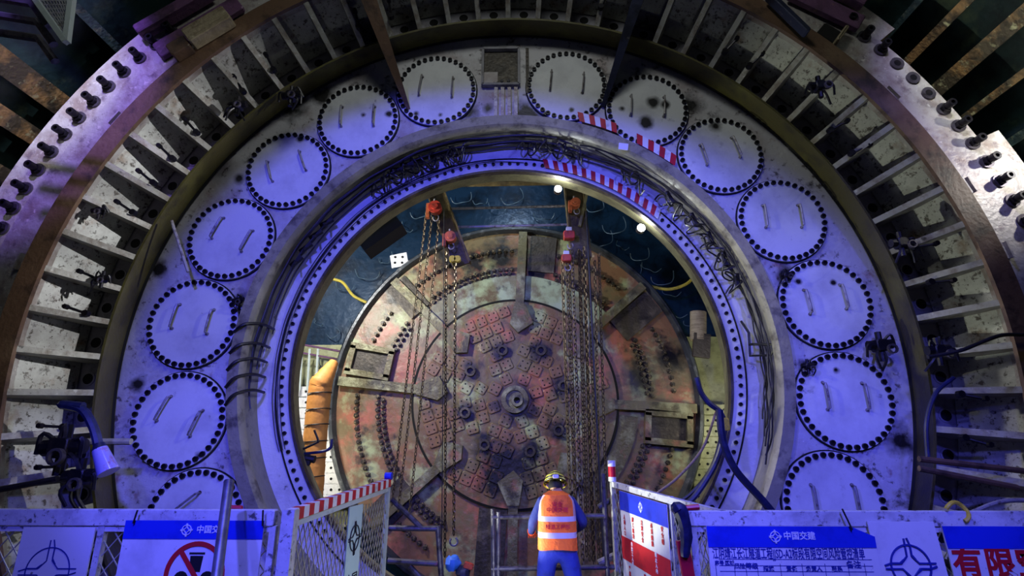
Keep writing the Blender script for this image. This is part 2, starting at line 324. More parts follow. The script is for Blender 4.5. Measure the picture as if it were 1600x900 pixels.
def lettering(body, size, mt, parent, loc, rot=(pi/2, 0, 0), spacing=1.0, bold=.0, name='lettering'):
    me = text_mesh(body, size, spacing=spacing, bold=bold); me.materials.clear(); me.materials.append(M[mt])
    return put(name, me, parent, loc=loc, rot=rot)
rng = random.Random(7)

# ------------------------------------------------------------------ setting: shell, walls, deck
b = B()
b.lathe([(7.0, -6.5), (7.0, 1.0), (7.12, 1.0), (7.12, -6.5)], n=144)
shell = b.build('wall_shell', 'shellteal', kind='structure')
b = B(); b.lathe([(5.2, .9), (7.1, .9), (7.1, 1.0), (5.2, 1.0)], n=96); b.build('wall_rear_of_shell', 'shellteal', kind='structure')
b = B(); b.lathe([(3.1, 1.02), (7.1, 1.02), (7.1, 1.1), (3.1, 1.1)], n=96); b.build('wall_chamber_front', 'navy', kind='structure')
b = B(); b.lathe([(6.6, 1.1), (6.6, 7.0), (6.7, 7.0), (6.7, 1.1)], n=96); b.build('wall_chamber_side', 'navy', kind='structure')
b = B(); b.disc((0, 0), 6.7, 6.6, 6.75, 96); b.build('wall_chamber_back', 'navy', kind='structure')
b = B(); b.box((0, -4.1, -2.96), (9.6, 5.6, .12)); b.box((.1, -.4, -2.96), (1.5, 1.9, .12))
b.build('floor', 'deck', kind='structure')

# longitudinal beams on the shell
def shell_beam(a, w_, d_, m, y0=-6.0, y1=.85, label=None):
    T = Matrix.Rotation(rad(a), 4, 'Y'); t = thing('shell_beam', label, 'beam', tuple(P(6.95, a, y0)))
    b = B(); b.T = T; w_ *= .75; d_ *= .7; b.box((0, (y0+y1)/2, 6.99-d_/2), (w_, y1-y0, d_)); b.build('web', m, t)
    b = B(); b.T = T; b.box((0, (y0+y1)/2, 6.99-d_-.02), (w_*1.5, y1-y0, .03)); b.build('flange_strip', m, t)
for a, w_, d_, m, lb in [
    (-51.8, .1, .22, 'beamteal', 'narrow yellow-edged steel beam nearest the top on the left shell wall'),
    (-60.7, .26, .16, 'beam', 'thick rust-brown steel beam running across the left shell wall'),
    (-65.2, .2, .2, 'beam', 'pale mud-splashed steel beam below the thick brown one, left shell wall'),
    (-70.5, .2, .2, 'beam', 'lowest mud-splashed steel beam at the left picture edge, behind the bolted flange'),
    (50.0, .07, .22, 'beamteal', 'short teal steel beam above the flange corner, right shell wall'),
    (53.6, .10, .2, 'beam', 'yellow-streaked steel beam, upper one of the long pair on the right shell wall'),
    (58.2, .17, .16, 'beam', 'thick rust-brown steel beam running across the right shell wall'),
    (62.5, .08, .2, 'beam', 'slim grey-brown steel beam below the thick one on the right shell wall'),
    (67.4, .09, .2, 'beamteal', 'lowest slim teal steel beam on the right shell wall beside the bolted flange'),
    ]: shell_beam(a, w_, d_, m, label=lb)
for a in (-40, -30, 30, 40): shell_beam(a, .1, .2, 'beam', label='dark steel beam high on the shell wall above the picture edge')

# dark rails stepping up in the top left corner + white triangular mesh frame
t = thing('guide_rail_rack', 'rack of dark steel rails in the top left corner behind a white triangular frame', 'rack', tuple(atv(40, 40, -2.6)))
for (x0, y0, x1, y1) in [(-60, -12, 62, 8), (-60, 14, 70, 36), (-60, 42, 72, 62)]:
    b = B(); b.tube([atv(x0, y0, -2.6), atv(x1-12, y1-2, -2.6), atv(x1+14, y1+34, -2.55)], .04, 6); b.build('rail', 'pipe', t)
fr = thing('triangular_frame', 'white triangular steel frame with blue mesh hanging in the top left corner', 'frame', tuple(atv(104, 68, -2.65)))
tri = [atv(48, -12, -2.65), atv(104, 66, -2.65), atv(114, -12, -2.65)]
for p, q in ((0, 1), (1, 2)): b = B(); b.cyl(tri[p], tri[q], .035, 4); b.build('frame_bar', 'gateframe', fr, smooth=False)
b = B()
for k in range(12):
    s_ = k/12; b.cyl(tri[0].lerp(tri[1], s_), tri[2].lerp(tri[1], s_), .006, 4); b.cyl(tri[0].lerp(tri[2], s_), tri[1].lerp(tri[2], s_*.6+.0), .006, 4)
b.build('wire_mesh', 'mesh', fr, kind='stuff')

# ------------------------------------------------------------------ bolted outer flange
fl = thing('outer_flange', 'pale scuffed steel ring flange with large bolts around the whole drive', 'flange', (0, -.85, -6.3))
b = B()
for a0, a1, R in [(-180, -160, 6.31), (-160, -45, 6.58), (-45, 50.3, 6.6), (50.3, 66, 6.31), (66, 125, 6.6), (125, 180, 6.31)]:
    b.lathe([(5.55, -.85), (R, -.85), (R, -.70), (5.55, -.70)], a0, a1, max(6, int((a1-a0)/2)))
b.build('flange_plate', 'flange', fl)
b = B(); b.lathe([(5.39, -1.02), (5.64, -1.02), (5.64, -.84), (5.56, -.86), (5.39, -.97)], n=240); b.build('brown_rim', 'brown', fl, label='rust-brown inner rim of the flange')
b = B(); b.lathe([(5.64, -.875), (5.69, -.875), (5.69, -.84), (5.64, -.84)], n=240); b.build('shadow_line', 'gap', fl)  # dark strip stands in for the shadow line between rim and flange
def bolt_mesh(long):
    b = B(); b.mi = 0
    b.disc((0, 0), .085, -.025, 0, 16, .045); b.mi = 1; b.disc((0, 0), .06, -.022, 0, 6)
    if long:
        b.mi = 1; b.disc((0, 0), .058, -.07, -.02, 6); b.disc((0, 0), .04, -.13, -.06, 12); b.disc((0, 0), .05, -.17, -.11, 12, .026)
    return b.mesh('flange_bolt', ['washer', 'boltdark'], True)
bm_long, bm_short = bolt_mesh(True), bolt_mesh(False)
for k in range(144):
    a = 1.25+2.5*k; a = a-360 if a > 180 else a
    if abs(a) < 45.5 or abs(a) > 108: continue
    short = 52 < a < 60.5
    p = P(6.19 if a > 0 else 6.25, a+ (-.05 if a > 0 else 0), -.85)
    put('flange_bolt', bm_short if short else bm_long, fl, loc=p-fl.location, rot=(0, rng.uniform(0, 1), 0))
# small lifting lugs on the flange
lug = B(); lug.box((0, -.03, -.03), (.03, .06, .2)); lug.box((0, -.03, .0), (.03, .06, .2)); lug = B()
for s_ in (-1, 1): lug.box((s_*.035, -.035, 0), (.022, .07, .2))
lug = lug.mesh('lifting_lug', 'flange')
for a in (-79.6, -59.2, 56.4, 70.6, 79, -86, 86): put('lifting_lug', lug, fl, loc=P(5.78, a, -.85)-fl.location, rot=(0, rad(a+90), 0))

# clamped steel and timber pieces on the flange at the two upper corners
def flange_block(name, mt, pa, pb, wid, dep, Y, label, cat):
    a = atv(*pa, Y); c = atv(*pb, Y); d = c-a; ln = d.length
    o = B(); o.box((0, 0, 0), (ln, dep, wid), bev=.02)
    o.T = None
    return put(name, o.mesh(name, mt), None, loc=(a+c)/2, rot=(0, -math.atan2(d.z, d.x), 0), label=label, cat=cat)
flange_block('steel_packer', 'purple', (216, 52), (330, -14), .15, .16, -1.0, 'purple-lit steel bar lying along the outer edge of the top left flange', 'bar')
flange_block('steel_packer', 'purple', (246, 82), (375, 5), .26, .07, -.92, 'wide ribbed purple steel plate on the upper left flange beside the timber', 'plate')
flange_block('timber_block', 'timber', (294, 62), (358, 24), .24, .16, -1.12, 'worn pale timber block resting on the upper left brown rim', 'timber')
flange_block('timber_block', 'brown', (268, 84), (296, 68), .2, .14, -1.1, 'dark rust-stained block at the lower end of the pale timber', 'block')
flange_block('steel_packer', 'purple', (1235, -14), (1345, 38), .24, .08, -.95, 'ribbed reddish-violet steel plate on the upper right flange', 'plate')
flange_block('steel_packer', 'purple', (1300, -22), (1352, 4), .2, .12, -1.0, 'short violet steel plate at the very top of the right flange', 'plate')
flange_block('steel_packer', 'gap', (1282, 44), (1312, 62), .22, .03, -.88, 'black open notch plate below the violet plate on the upper right flange', 'plate')
flange_block('corner_cleat', 'timber', (1306, 66), (1322, 44), .05, .12, -.95, 'small yellowish cleat beside the notch of the upper right flange', 'cleat')
flange_block('blue_brace', 'blueplate', (1200, -8), (1262, 52), .07, .12, -1.15, 'blue-lit steel brace crossing the upper right brown rim', 'brace')

# ------------------------------------------------------------------ ribs, panels, hole plates, olive ring
rf = thing('rib_ring', 'ring of radial steel ribs with pale panels between them inside the brown rim', 'rib ring', (0, -.5, -5.5))
b = B(); b.lathe([(4.845, -.43), (4.875, -.43), (4.99, .0), (4.93, .0)], n=240); b.build('olive_ring', 'olive', rf, label='olive-brown inner ring edge')
b = B(); b.lathe([(4.90, -.02), (4.93, -.06), (4.95, -.0)], n=240); b.build('edge_seal', 'gap', rf)
b = B()
poly = [(-.42, 4.87), (-1.0, 5.41), (-.80, 5.62), (-.02, 5.2), (-.02, 4.98)]
T = .034; n = len(poly)
b.add([(-T, y, z) for y, z in poly]+[(T, y, z) for y, z in poly], [tuple(range(n)), tuple(range(n, 2*n))[::-1]]+[((k+1) % n, k, n+k, n+(k+1) % n) for k in range(n)])
rib_me = b.mesh('rib', 'rib', False)
ha = rad(2.5)
def bay(prof, mats, name):
    b = B(); 
    for (R0, y0), (R1, y1) in prof:
        h0, h1 = R0*math.tan(ha), R1*math.tan(ha)
        d = Vector((0, R1-R0, -(y1-y0))); nrm = Vector((0, R0-R1 if False else 0, 0))
        vs = [(-h0, y0, R0), (h0, y0, R0), (h1, y1, R1), (-h1, y1, R1)]; k = .03
        b.add(vs+[(x, y+k, z+k) for x, y, z in vs], [(0, 1, 2, 3), (7, 6, 5, 4), (0, 4, 5, 1), (1, 5, 6, 2), (2, 6, 7, 3), (3, 7, 4, 0)])
    return b.mesh(name, mats, False)
panel_me = bay([((5.32, -.14), (5.60, -.88))], 'panel', 'panel')
hole_b = B()
h0, h1 = 4.98*math.tan(ha), 5.33*math.tan(ha)
hole_b.prism([(-h0, 4.98), (h0, 4.98), (h1, 5.33), (-h1, 5.33)], -.12, -.09)
hole_b.mi = 1; hole_b.disc((0.0, 5.215), .066, -.125, -.11, 16); hole_b.mi = 0; hole_b.disc((0, 5.215), .088, -.128, -.11, 16, .066)
hole_me = hole_b.mesh('hole_plate', ['holeplate', 'gap'], True)
vb = B()  # hook bolt lying on the rib edge
vb.cyl((-.02, -.62, 5.02), (.02, -.72, 5.2), .016, 6); vb.disc((-.02, 5.02), .04, -.66, -.6, 8); vb.disc((.02, 5.2), .03, -.76, -.7, 6)
hook_me = vb.mesh('hook_bolt', 'boltdark', True)
for k in range(72):
    a = 5*k; a = a-360 if a > 180 else a
    if abs(a) > 118: continue
    off = Vector(rf.location)
    put('rib', rib_me, rf, loc=-off, rot=(0, rad(a), 0))
    put('panel', panel_me, rf, loc=-off, rot=(0, rad(a+2.5), 0))
    hp = put('hole_plate', hole_me, rf, loc=-off, rot=(0, rad(a+2.5), 0))
    if k % 4 in (0, 3) or -75 < a < -50: put('hook_bolt', hook_me, rf, loc=-off, rot=(0, rad(a+.4+rng.uniform(-.3, .8)), 0))
b = B(); b.lathe([(4.93, .0), (5.7, .0), (5.7, .1), (4.93, .1)], n=144); b.build('rear_plate', 'holeplate', rf)
b = B(); b.lathe([(5.63, -.84), (5.7, -.84), (5.7, 0), (5.63, 0)], n=144); b.build('outer_wall', 'panel', rf)

# ------------------------------------------------------------------ bulkhead plate
bp = thing('bulkhead_plate', 'large pale ring-shaped steel plate carrying fourteen round covers', 'bulkhead', (0, .05, -4.9))
b = B(); b.lathe([(3.44, 0), (4.93, 0), (4.93, .1), (3.44, .1)], n=240); b.build('plate', 'plate', bp)
# cover plates
TH0, DT, GAP, RC, CR = -.027, .2972, .0852, 4.1, .60
b = B(); b.disc((0, 0), .60, -.018, 0, 72); cov_gap = b.mesh('seal_ring', 'gap', True)
b = B(); b.disc((0, 0), .583, -.045, -.01, 72); cov_disc = b.mesh('disc', 'cover', True)
b = B(); b.disc((0, 0), .0325, -.03, 0, 12, .016); b.disc((0, 0), .02, -.012, 0, 8); bolt_me = b.mesh('bolt', 'boltdark', True)
b = B(); b.tube([(0, 0, -.16), (0, -.07, -.145), (0, -.075, -.1), (0, -.075, .1), (0, -.07, .145), (0, 0, .16)], .013, 6)
for z in (-.16, .16): b.disc((0, z), .022, -.008, 0, 8)
handle_me = b.mesh('handle', 'handle', True)
cov_lab = ['lowest on the left, half behind the fence',
 'second lowest on the left', 'third from the bottom on the left',
 'fourth on the left, beside a loose rod', 'fifth from the bottom on the left',
 'soot-spotted, second left of the top hatch', 'directly left of the square top hatch',
 'directly right of the square top hatch', 'with a big black soot blot, upper right',
 'third right of the top hatch', 'fourth right of the top hatch, clean',
 'with black scribbles on its face, right', 'second lowest on the right side',
 'lowest on the right, half behind the fence']
tilt = [52, 22, 9, 24, -20, 0, 5, 6, 3, -14, 0, -8, 1, 0]
soot = mat('soot_blot', '#0d0b0d', (), .8, bump=.1); M['soot'] = soot
for i in range(14):
    k = i-6.5; th = TH0+(k*DT+(GAP if k > 0 else -GAP))
    c = Vector((RC*sin(th), -.001, RC*cos(th)))
    t = thing('cover_plate', 'round bolted steel cover with two handles, '+cov_lab[i], 'cover', c, (0, rad(tilt[i]), 0), group='round covers on the bulkhead', absolute=False)
    put('seal_ring', cov_gap, t); put('disc', cov_disc, t)
    for j in range(36):
        q = 2*pi*(j+.5)/36; put('bolt', bolt_me, t, loc=(.545*cos(q), -.044, .545*sin(q)))
    for sx in (-1, 1): put('handle', handle_me, t, loc=(sx*.235, -.045, .05), rot=(0, rad(rng.uniform(-3, 3)), 0))

# top hatch niche
t = thing('square_hatch', 'dark square recessed hatch box at the top between two round covers', 'hatch', tuple(P(4.4, -1.5, -.05)))
x0, z1 = at(755, 77, -.05); x1, z0 = at(811, 132, -.05)
b = B(); w_ = .035
b.box(((x0+x1)/2, -.04, z1), (x1-x0, .08, w_)); b.box(((x0+x1)/2, -.04, z0), (x1-x0, .08, w_)); b.box((x0, -.04, (z0+z1)/2), (w_, .08, z1-z0)); b.box((x1, -.04, (z0+z1)/2), (w_, .08, z1-z0))
b.build('hatch_frame', 'holeplate', t)
b = B(); b.box(((x0+x1)/2, -.008, (z0+z1)/2), (x1-x0, .012, z1-z0)); b.build('hatch_back', 'bucket', t)
b = B(); b.box((x0+.12, -.03, z0+.12), (.2, .04, .2)); b.build('junction_block', 'plate', t)
b = B()
for dx in (.28, .38): b.disc((x0+dx, z0+.09), .025, -.03, -.01, 10)
b.build('socket', 'boltdark', t)
x0, z1 = at(775, 136, -.05); x1, z0 = at(806, 186, -.05)
b = B()
for k in range(4): b.box((x0+(x1-x0)*k/3, -.025, (z0+z1)/2), (.05, .05, z1-z0))
b.build('conduit_block', 'flange', smooth=False, label='stack of pale vertical conduits directly under the square top hatch', cat='conduit')
x, z = at(824, 110, -.05); b = B(); b.box((x, -.03, z), (.045, .06, .78)); b.build('steel_strip', 'bucket', smooth=False, label='dark upright steel strip right of the square top hatch', cat='strip')
b = B()
def sootpatch(u, v, r):
    x, z = at(u, v, -.05); n = 14
    b.add([(x+r*(.6+.5*rng.random())*cos(2*pi*k/n), -.004-.044*(1 if False else 0), z+r*(.6+.5*rng.random())*sin(2*pi*k/n)) for k in range(n)], [tuple(range(n))])

# tall fins between covers at the top
def fin(a, label, wt, wb, mt_face, mt_web):
    t = thing('gusset_fin', label, 'fin', tuple(P(4.3, a, 0)))
    Tm = Matrix.Rotation(rad(a), 4, 'Y')
    def slab(pts, off, th, name, mt, taper=None):
        b = B(); b.T = Tm; n = len(pts)
        b.add([(off-th, y, z) for y, z in pts]+[(off+th, y, z) for y, z in pts], [tuple(range(n)), tuple(range(n, 2*n))[::-1]]+[((k+1) % n, k, n+k, n+(k+1) % n) for k in range(n)])
        b.build(name, mt, t, smooth=False)
    slab([(-.0, 3.98), (-.62, 4.62), (-1.7, 5.9), (-1.2, 6.3), (-.3, 5.0), (-.0, 4.66)], 0, .022, 'web', mt_web)
    # tapered front strip following the sloping edge
    b = B(); b.T = Tm; e = [(-.005, 3.93), (-.62, 4.58), (-1.72, 5.86)]; ww = [wb, (wb+wt)*.42, wt]
    vs = []
    for (y, z), w_ in zip(e, ww): vs += [(-w_*.35, y-.03, z-.03), (w_*.65, y-.03, z-.03), (w_*.65, y, z), (-w_*.35, y, z)]
    b.add(vs, [(0, 1, 2, 3), (8, 11, 10, 9)]+[(r+k, r+4+k, r+4+(k+1) % 4, r+(k+1) % 4) for r in (0, 4) for k in range(4)])
    b.build('cap_strip', mt_face, t, smooth=False)
fin(-21.8, 'tall tapering steel fin with a brown-grey face between two upper left covers', .30, .05, 'brown', 'blueplate')
fin(20.2, 'tall dark blue steel fin hanging between two covers at the upper right', .22, .06, 'blueplate', 'blueplate')

# ------------------------------------------------------------------ inner drum
dr = thing('inner_drum', 'grey and blue-lit steel drum ring around the central opening', 'drum', (0, .3, -3.4))
b = B(); b.lathe([(3.44, .04), (3.5, -.01), (3.5, -.09), (3.36, -.09), (3.33, -.04), (3.33, .04)], n=240); b.build('lip', 'lip', dr)
b = B(); b.lathe([(3.34, .0), (3.41, .22), (3.40, .58), (3.48, .58), (3.46, .0)], n=240); b.build('drum_wall', 'drum', dr)
b = B(); b.lathe([(3.40, .52), (3.24, .56), (2.99, .58), (2.99, .68), (3.45, .68)], n=240); b.build('inner_flange', 'innerflange', dr)
b = B(); b.lathe([(3.16, .555), (3.178, .55), (3.178, .57), (3.16, .575)], n=200); b.build('groove', 'gap', dr)
b = B(); b.lathe([(2.965, .56), (3.0, .56), (3.0, .66), (2.965, .66)], n=200); b.build('dark_bore_edge', 'bucket', dr)
b = B(); b.lathe([(2.995, .68), (3.1, .68), (3.1, 1.02), (3.04, 1.02)], n=200); b.build('bore_wall', 'cream', dr)
b = B(); b.disc((0, 0), .026, -.03, 0, 10, .012); b.disc((0, 0), .014, -.01, 0, 8); fb = b.mesh('flange_bolt', 'boltdark', True)
for k in range(156):
    a = 360*k/156; a = a-360 if a > 180 else a
    if abs(a) > 135: continue
    put('bolt', fb, dr, loc=P(3.09, a, .572)-dr.location)

# ------------------------------------------------------------------ cutterhead
ch = thing('cutterhead', 'huge round cutterhead with worn red and grey paint behind the opening', 'cutterhead', (0, 5.8, -4.2))
b = B(); b.lathe([(4.02, 5.56), (4.08, 5.46), (4.14, 5.46), (4.2, 5.56), (4.2, 5.95), (4.02, 5.95)], n=180); b.build('rim', 'rim', ch)
b = B(); b.lathe([(4.03, 5.6), (4.03, 6.0), (2.2, 6.0), (2.2, 5.60)], n=180); b.build('outer_face', 'cutter', ch)
b = B(); b.disc((0, 0), 2.28, 5.52, 6.0, 120); b.build('centre_face', 'cutterc', ch)
b = B(); b.lathe([(2.27, 5.515), (2.325, 5.535), (2.325, 5.62), (2.26, 5.62)], n=120); b.build('step_edge', 'gap', ch)
b = B(); b.lathe([(2.33, 5.545), (2.92, 5.545), (2.92, 5.61), (2.33, 5.61)], -44, 47, 60); b.build('wear_band', 'wearband', ch, label='pale grey-green wear band over the centre')
# arms
ARM = [3, 49, 93, 139, 181, 229, 276, 314]
arm_me = B(); arm_me.box((0, 5.5, 3.05), (.2, .16, 1.9)); arm_me.prism([(-.12, 2.2), (.12, 2.2), (.34, 1.75), (0, 1.5), (-.2, 1.7)], 5.38, 5.54); arm_me = arm_me.mesh('arm', 'arm', False)
for a in ARM: put('arm', arm_me, ch, loc=-ch.location, rot=(0, rad(a), 0))
# bucket lips and openings
def bucket(a, R0, R1, w_, side, framed=False):
    t = put('bucket', B().box((side*w_/2, 5.56, (R0+R1)/2), (w_, .06, R1-R0)).mesh('bucket', 'bucket'), ch, loc=-ch.location, rot=(0, rad(a), 0))
    if framed:
        f = B(); zc = (R0+R1)/2
        for s_ in (0, 1): f.box((side*w_*s_, 5.5, zc), (.13, .16, R1-R0+.13))
        for z in (R0, R1): f.box((side*w_/2, 5.5, z), (w_, .16, .13))
        put('bucket_frame', f.mesh('bucket_frame', 'arm'), t)
bucket(6, 3.05, 3.95, .62, 1); bucket(51, 2.85, 3.95, .6, 1); bucket(-80.5, 2.95, 3.85, .6, 1, True)
bucket(95.5, 2.95, 3.85, .6, 1, True); bucket(-42, 3.0, 3.95, .55, -1); bucket(-135, 2.9, 3.9, .6, 1); bucket(141, 2.9, 3.9, .5, 1)
bucket(184, 2.3, 3.9, .6, 1)
# bolt rows
b = B(); b.disc((0, 0), .055, -.08, 0, 6); b.disc((0, 0), .035, -.12, -.08, 6); cb = b.mesh('wear_bolt', 'cbolt', False)
nb = 0
for i, a0 in enumerate(ARM):
    a1 = ARM[(i+1) % 8]+(360 if i == 7 else 0)
    for R, st, offa in ((3.56, 2.35, 0), (3.08, 2.7, 0), (2.96, 2.7, 1.35)):
        a = a0+ (5 if R > 3.3 else 4.5)+offa
        while a < a1-4:
            aa = a % 360
            blocked = any(lo < aa < hi for lo, hi in ((5, 17), (50, 63), (94, 107), (280, 292) , (306, 319), (226, 237)))
            if not blocked and not 150 < aa < 210: put('wear_bolt', cb, ch, loc=P(R, aa, 5.6)-ch.location, rot=(0, aa, 0)); nb += 1
            a += st
# tool pads
def pad_mesh(w_, h_):
    b = B(); b.box((0, 5.51, 0), (w_, .045, h_), bev=.03); b.mi = 1
    for sx in (-1, 1):
        for sz in (-1, 1): b.disc((sx*w_*.22, sz*h_*.22), .018, 5.4845, 5.495, 8)
    return b.mesh('tool_pad', ['pad', 'gap'], False)
pads = [pad_mesh(.272, .272), pad_mesh(.27, .38), pad_mesh(.25, .276)]
NOZ = [(at(u, v, 5.5)) for u, v in [(785,548),(735,580),(845,548),(880,603),(872,672),(828,705),(757,695),(727,645)]]
for s_ in range(8):
    ac = ARM[s_]+22.5; 
    for r_i, R in enumerate((.5, .79, 1.08, 1.37, 1.66, 1.95)):
        cnt = [1, 2, 3, 4, 5, 5][r_i]
        for j in range(cnt):
            xo = (j-(cnt-1)/2)*.285; x = xo; z = R
            p = Matrix.Rotation(rad(ac), 3, 'Y') @ Vector((x, 0, z))
            if min(math.hypot(p.x-n_[0], p.z-n_[1]) for n_ in NOZ) < .15: continue
            if math.hypot(p.x, p.z) > 2.14: continue
            bad = False
            for a in ARM:
                q = Matrix.Rotation(-rad(a), 3, 'Y') @ p
                if (q.z > 1.42 and abs(q.x) < .26) or abs(q.x) < .1: bad = True
            if bad: continue
            k = rng.choice([0, 0, 0, 2])
            put('tool_pad', pads[k], ch, loc=p-ch.location+Vector((0, rng.uniform(-.01, .012), 0)), rot=(0, rad(ac+rng.uniform(-3, 3)), 0))
b = B(); b.disc((0, 0), .12, -.12, 0, 18, .07); b.disc((0, 0), .075, -.03, 0, 12); noz = b.mesh('nozzle', 'bucket', True)
for x, z in NOZ: put('nozzle', noz, ch, loc=Vector((x, 5.53, z))-ch.location)
b = B(); b.disc((0, 0), .30, 5.40, 5.53, 32, .2); b.disc((0, 0), .2, 5.46, 5.53, 24); b.disc((.05, -.04), .13, 5.22, 5.47, 20, .07); b.build('hub', 'arm', ch, label='round mud-coated centre hub')
# white splash + mud patch relief plates
b = B(); b.lathe([(2.35, 5.57), (2.75, 5.57), (2.75, 5.6), (2.35, 5.6)], 98, 135, 24); b.build('wear_strip', 'arm', ch)

# ------------------------------------------------------------------ chamber clutter: hoses, bright walls, duct
b = B(); 
x, z = at(505, 660, 6.2)
b.box((x, 6.55, z-.2), (1.6, .04, 4.2)); b.build('pale_wall_panel', 'brightwall', smooth=False, label='pale yellow-green lining wall left of the cutterhead', cat='wall panel')
t = thing('plate_rack', 'rows of small pale studded plates left of the cutterhead behind the orange duct', 'plate rack', tuple(atv(470, 760, 6.2)))
pm_ = B(); pm_.box((0, 0, 0), (.24, .06, .24), bev=.03); pm_.mi = 1; pm_.disc((0, 0), .03, -.04, -.02, 8); pm2_ = pm_.mesh('studded_plate', ['brightwall', 'gap']); pm_ = pm_.mesh('studded_plate', ['tapewhite', 'gap'])
for i in range(6):
    for j in range(11):
        q = atv(466+i*13, 612+j*17, 6.2); put('studded_plate', pm_, t, loc=q-t.location)
b = B(); x, z = at(1115, 620, 6.2); b.box((x+.1, 6.55, z-.3), (1.3, .04, 3.6)); b.build('pale_wall_panel', 'brightwall', smooth=False, label='pale yellow-green lining wall right of the cutterhead', cat='wall panel')
t = thing('plate_rack', 'rows of small pale plates low on the right of the cutterhead', 'plate rack', tuple(atv(1120, 760, 6.2)))
for i in range(4):
    for j in range(9):
        q = atv(1092+i*13, 640+j*17, 6.2); put('studded_plate', pm2_, t, loc=q-t.location)
t = thing('access_frame', 'pale steel access frame left of the cutterhead above the orange duct', 'frame', tuple(atv(490, 600, 6)))
for u in (472, 484, 497): b = B(); b.cyl(atv(u, 545, 6), atv(u-4, 610, 6), .03, 6); b.build('post', 'gateframe', t)
for v in (543, 556): b = B(); b.cyl(atv(464, v-6, 6), atv(532, v+6, 6), .025, 6); b.build('crossbar', 'purple', t)
# duct
t = thing('ventilation_duct', 'orange cloth ventilation duct standing left of the cutterhead', 'duct', tuple(atv(487, 765, 3.2)))
def cat_pts(pts, n=10):
    P_ = [Vector(p) for p in pts]; P_ = [P_[0]*2-P_[1]]+P_+[P_[-1]*2-P_[-2]]; out = []
    for i in range(1, len(P_)-2):
        for k in range(n):
            s = k/n; a, b_, c, d = P_[i-1:i+3]
            out.append(.5*((2*b_)+(c-a)*s+(2*a-5*b_+4*c-d)*s*s+(3*b_-a-3*c+d)*s**3))
    return out+[P_[-2]]
pts = cat_pts([atv(478, 850, 3.2), atv(487, 760, 3.2), atv(492, 690, 3.2), atv(500, 610, 3.2), atv(505, 594, 3.2), atv(522, 566, 3.4)], 9)
b = B(); b.tube(pts, [.205+.004*sin(i*2.1)-.12*max(0, (i-33)/12)**1.2 for i in range(len(pts))], 20); b.build('duct_cloth', 'duct', t)
for v in (615, 640, 664, 690, 716, 745):
    u = 500-(v-610)*.095; c = atv(u, v, 3.2); b = B(); b.tube([c+Vector((.212*cos(q), .212*sin(q), .02*cos(q))) for q in [2*pi*k/20 for k in range(20)]], .01, 5, True); b.build('strap', 'cable', t)
t = thing('valve_cluster', 'black bent handle and valve fixed to the opening edge in front of the orange duct', 'valve', tuple(atv(470, 715, .9)))
b = B(); b.tube(cat_pts([atv(464, 706, .9), atv(494, 692, .9), atv(497, 688, .9), atv(491, 672, .9)], 5), .016, 6); b.build('bent_handle', 'cable', t)
b = B(); b.tube(cat_pts([atv(466, 710, .9), atv(500, 706, .9), atv(516, 700, .9), atv(519, 686, .9)], 6), .02, 6); b.build('bent_pipe', 'bluehose', t)
b = B(); b.cyl(atv(468, 714, .9), atv(492, 718, .9), .05, 10); b.disc(at(478, 722, .88), .06, .86, .92, 10); b.build('valve_body', 'cable', t)
# hoses hanging on the navy wall
hose_lab = 'thin pale hose looped on the dark chamber wall above the cutterhead'
spots = [(540,440),(575,420),(600,405),(620,395),(640,420),(560,500),(520,520),(590,470),(640,350),(655,330),(750,310),(780,315),(800,305),(850,330),(930,320),(960,350),(975,380),(1000,395),(1020,410),(1035,430),(1050,450),(940,370),(990,420),(1060,480),(515,560),(545,550),(500,500),(610,440),(720,305),(1080,500)]
for i, (u, v) in enumerate(sorted(spots)):
    c = atv(u, v, 6.4); r = rng.uniform(.14, .34); a0 = rng.uniform(2.7, 3.5); n = 14; sw = rng.uniform(2.4, 4.4)
    b = B(); b.tube([c+Vector((r*cos(a0+sw*k/n), .08*sin(k*.7), r*.9*sin(a0+sw*k/n))) for k in range(n+1)], .011, 5)
    b.build('hose', 'hosewhite', label='thin pale hose loop on the dark chamber wall, %s from the left' % ORD[i], cat='hose', group='thin pale hoses on the dark chamber wall')
for pts_, lb in (([(520, 436), (536, 442), (552, 462), (575, 474)], 'yellow hose curling down at the upper left of the cutterhead'), ([(1018, 448), (1045, 452), (1070, 445), (1086, 432)], 'yellow hose with a brown end at the upper right of the cutterhead')):
    b = B(); b.tube(cat_pts([atv(u, v, 5.6) for u, v in pts_], 6), .035, 6); b.build('yellow_hose', 'yellowhose', label=lb, cat='hose')
b = B()
c = atv(624, 407, 5.9); b.box(c, (.42, .05, .34), (0, rad(-12), 0)); b.mi = 1
for dx in (-.1, .08):
    for dz in (-.07, .08): b.disc((c.x+dx, c.z+dz), .03, 5.86, 5.88, 8)
b.build('perforated_plate', ['signwhite', 'gap'], smooth=False, label='small white plate with holes above the left cutterhead rim', cat='plate')
b = B(); b.box(atv(596, 368, 1.6), (.75, .4, .3), (0, rad(-38), 0)); b.build('black_box', 'gap', smooth=False, label='black box housing inside the upper left of the opening', cat='box')
b = B(); b.cyl(atv(1091, 488, 4.5), atv(1091, 532, 4.5), .17, 14); b.build('brown_tank', 'timber', label='reddish-brown rounded tank right of the cutterhead above a dark panel', cat='tank')
b = B(); b.box(atv(1096, 540, 4.4), (.34, .1, .5), (0, rad(8), 0)); b.build('dark_panel', 'bucket', smooth=False, label='dark flat panel under the brown tank right of the cutterhead', cat='panel')

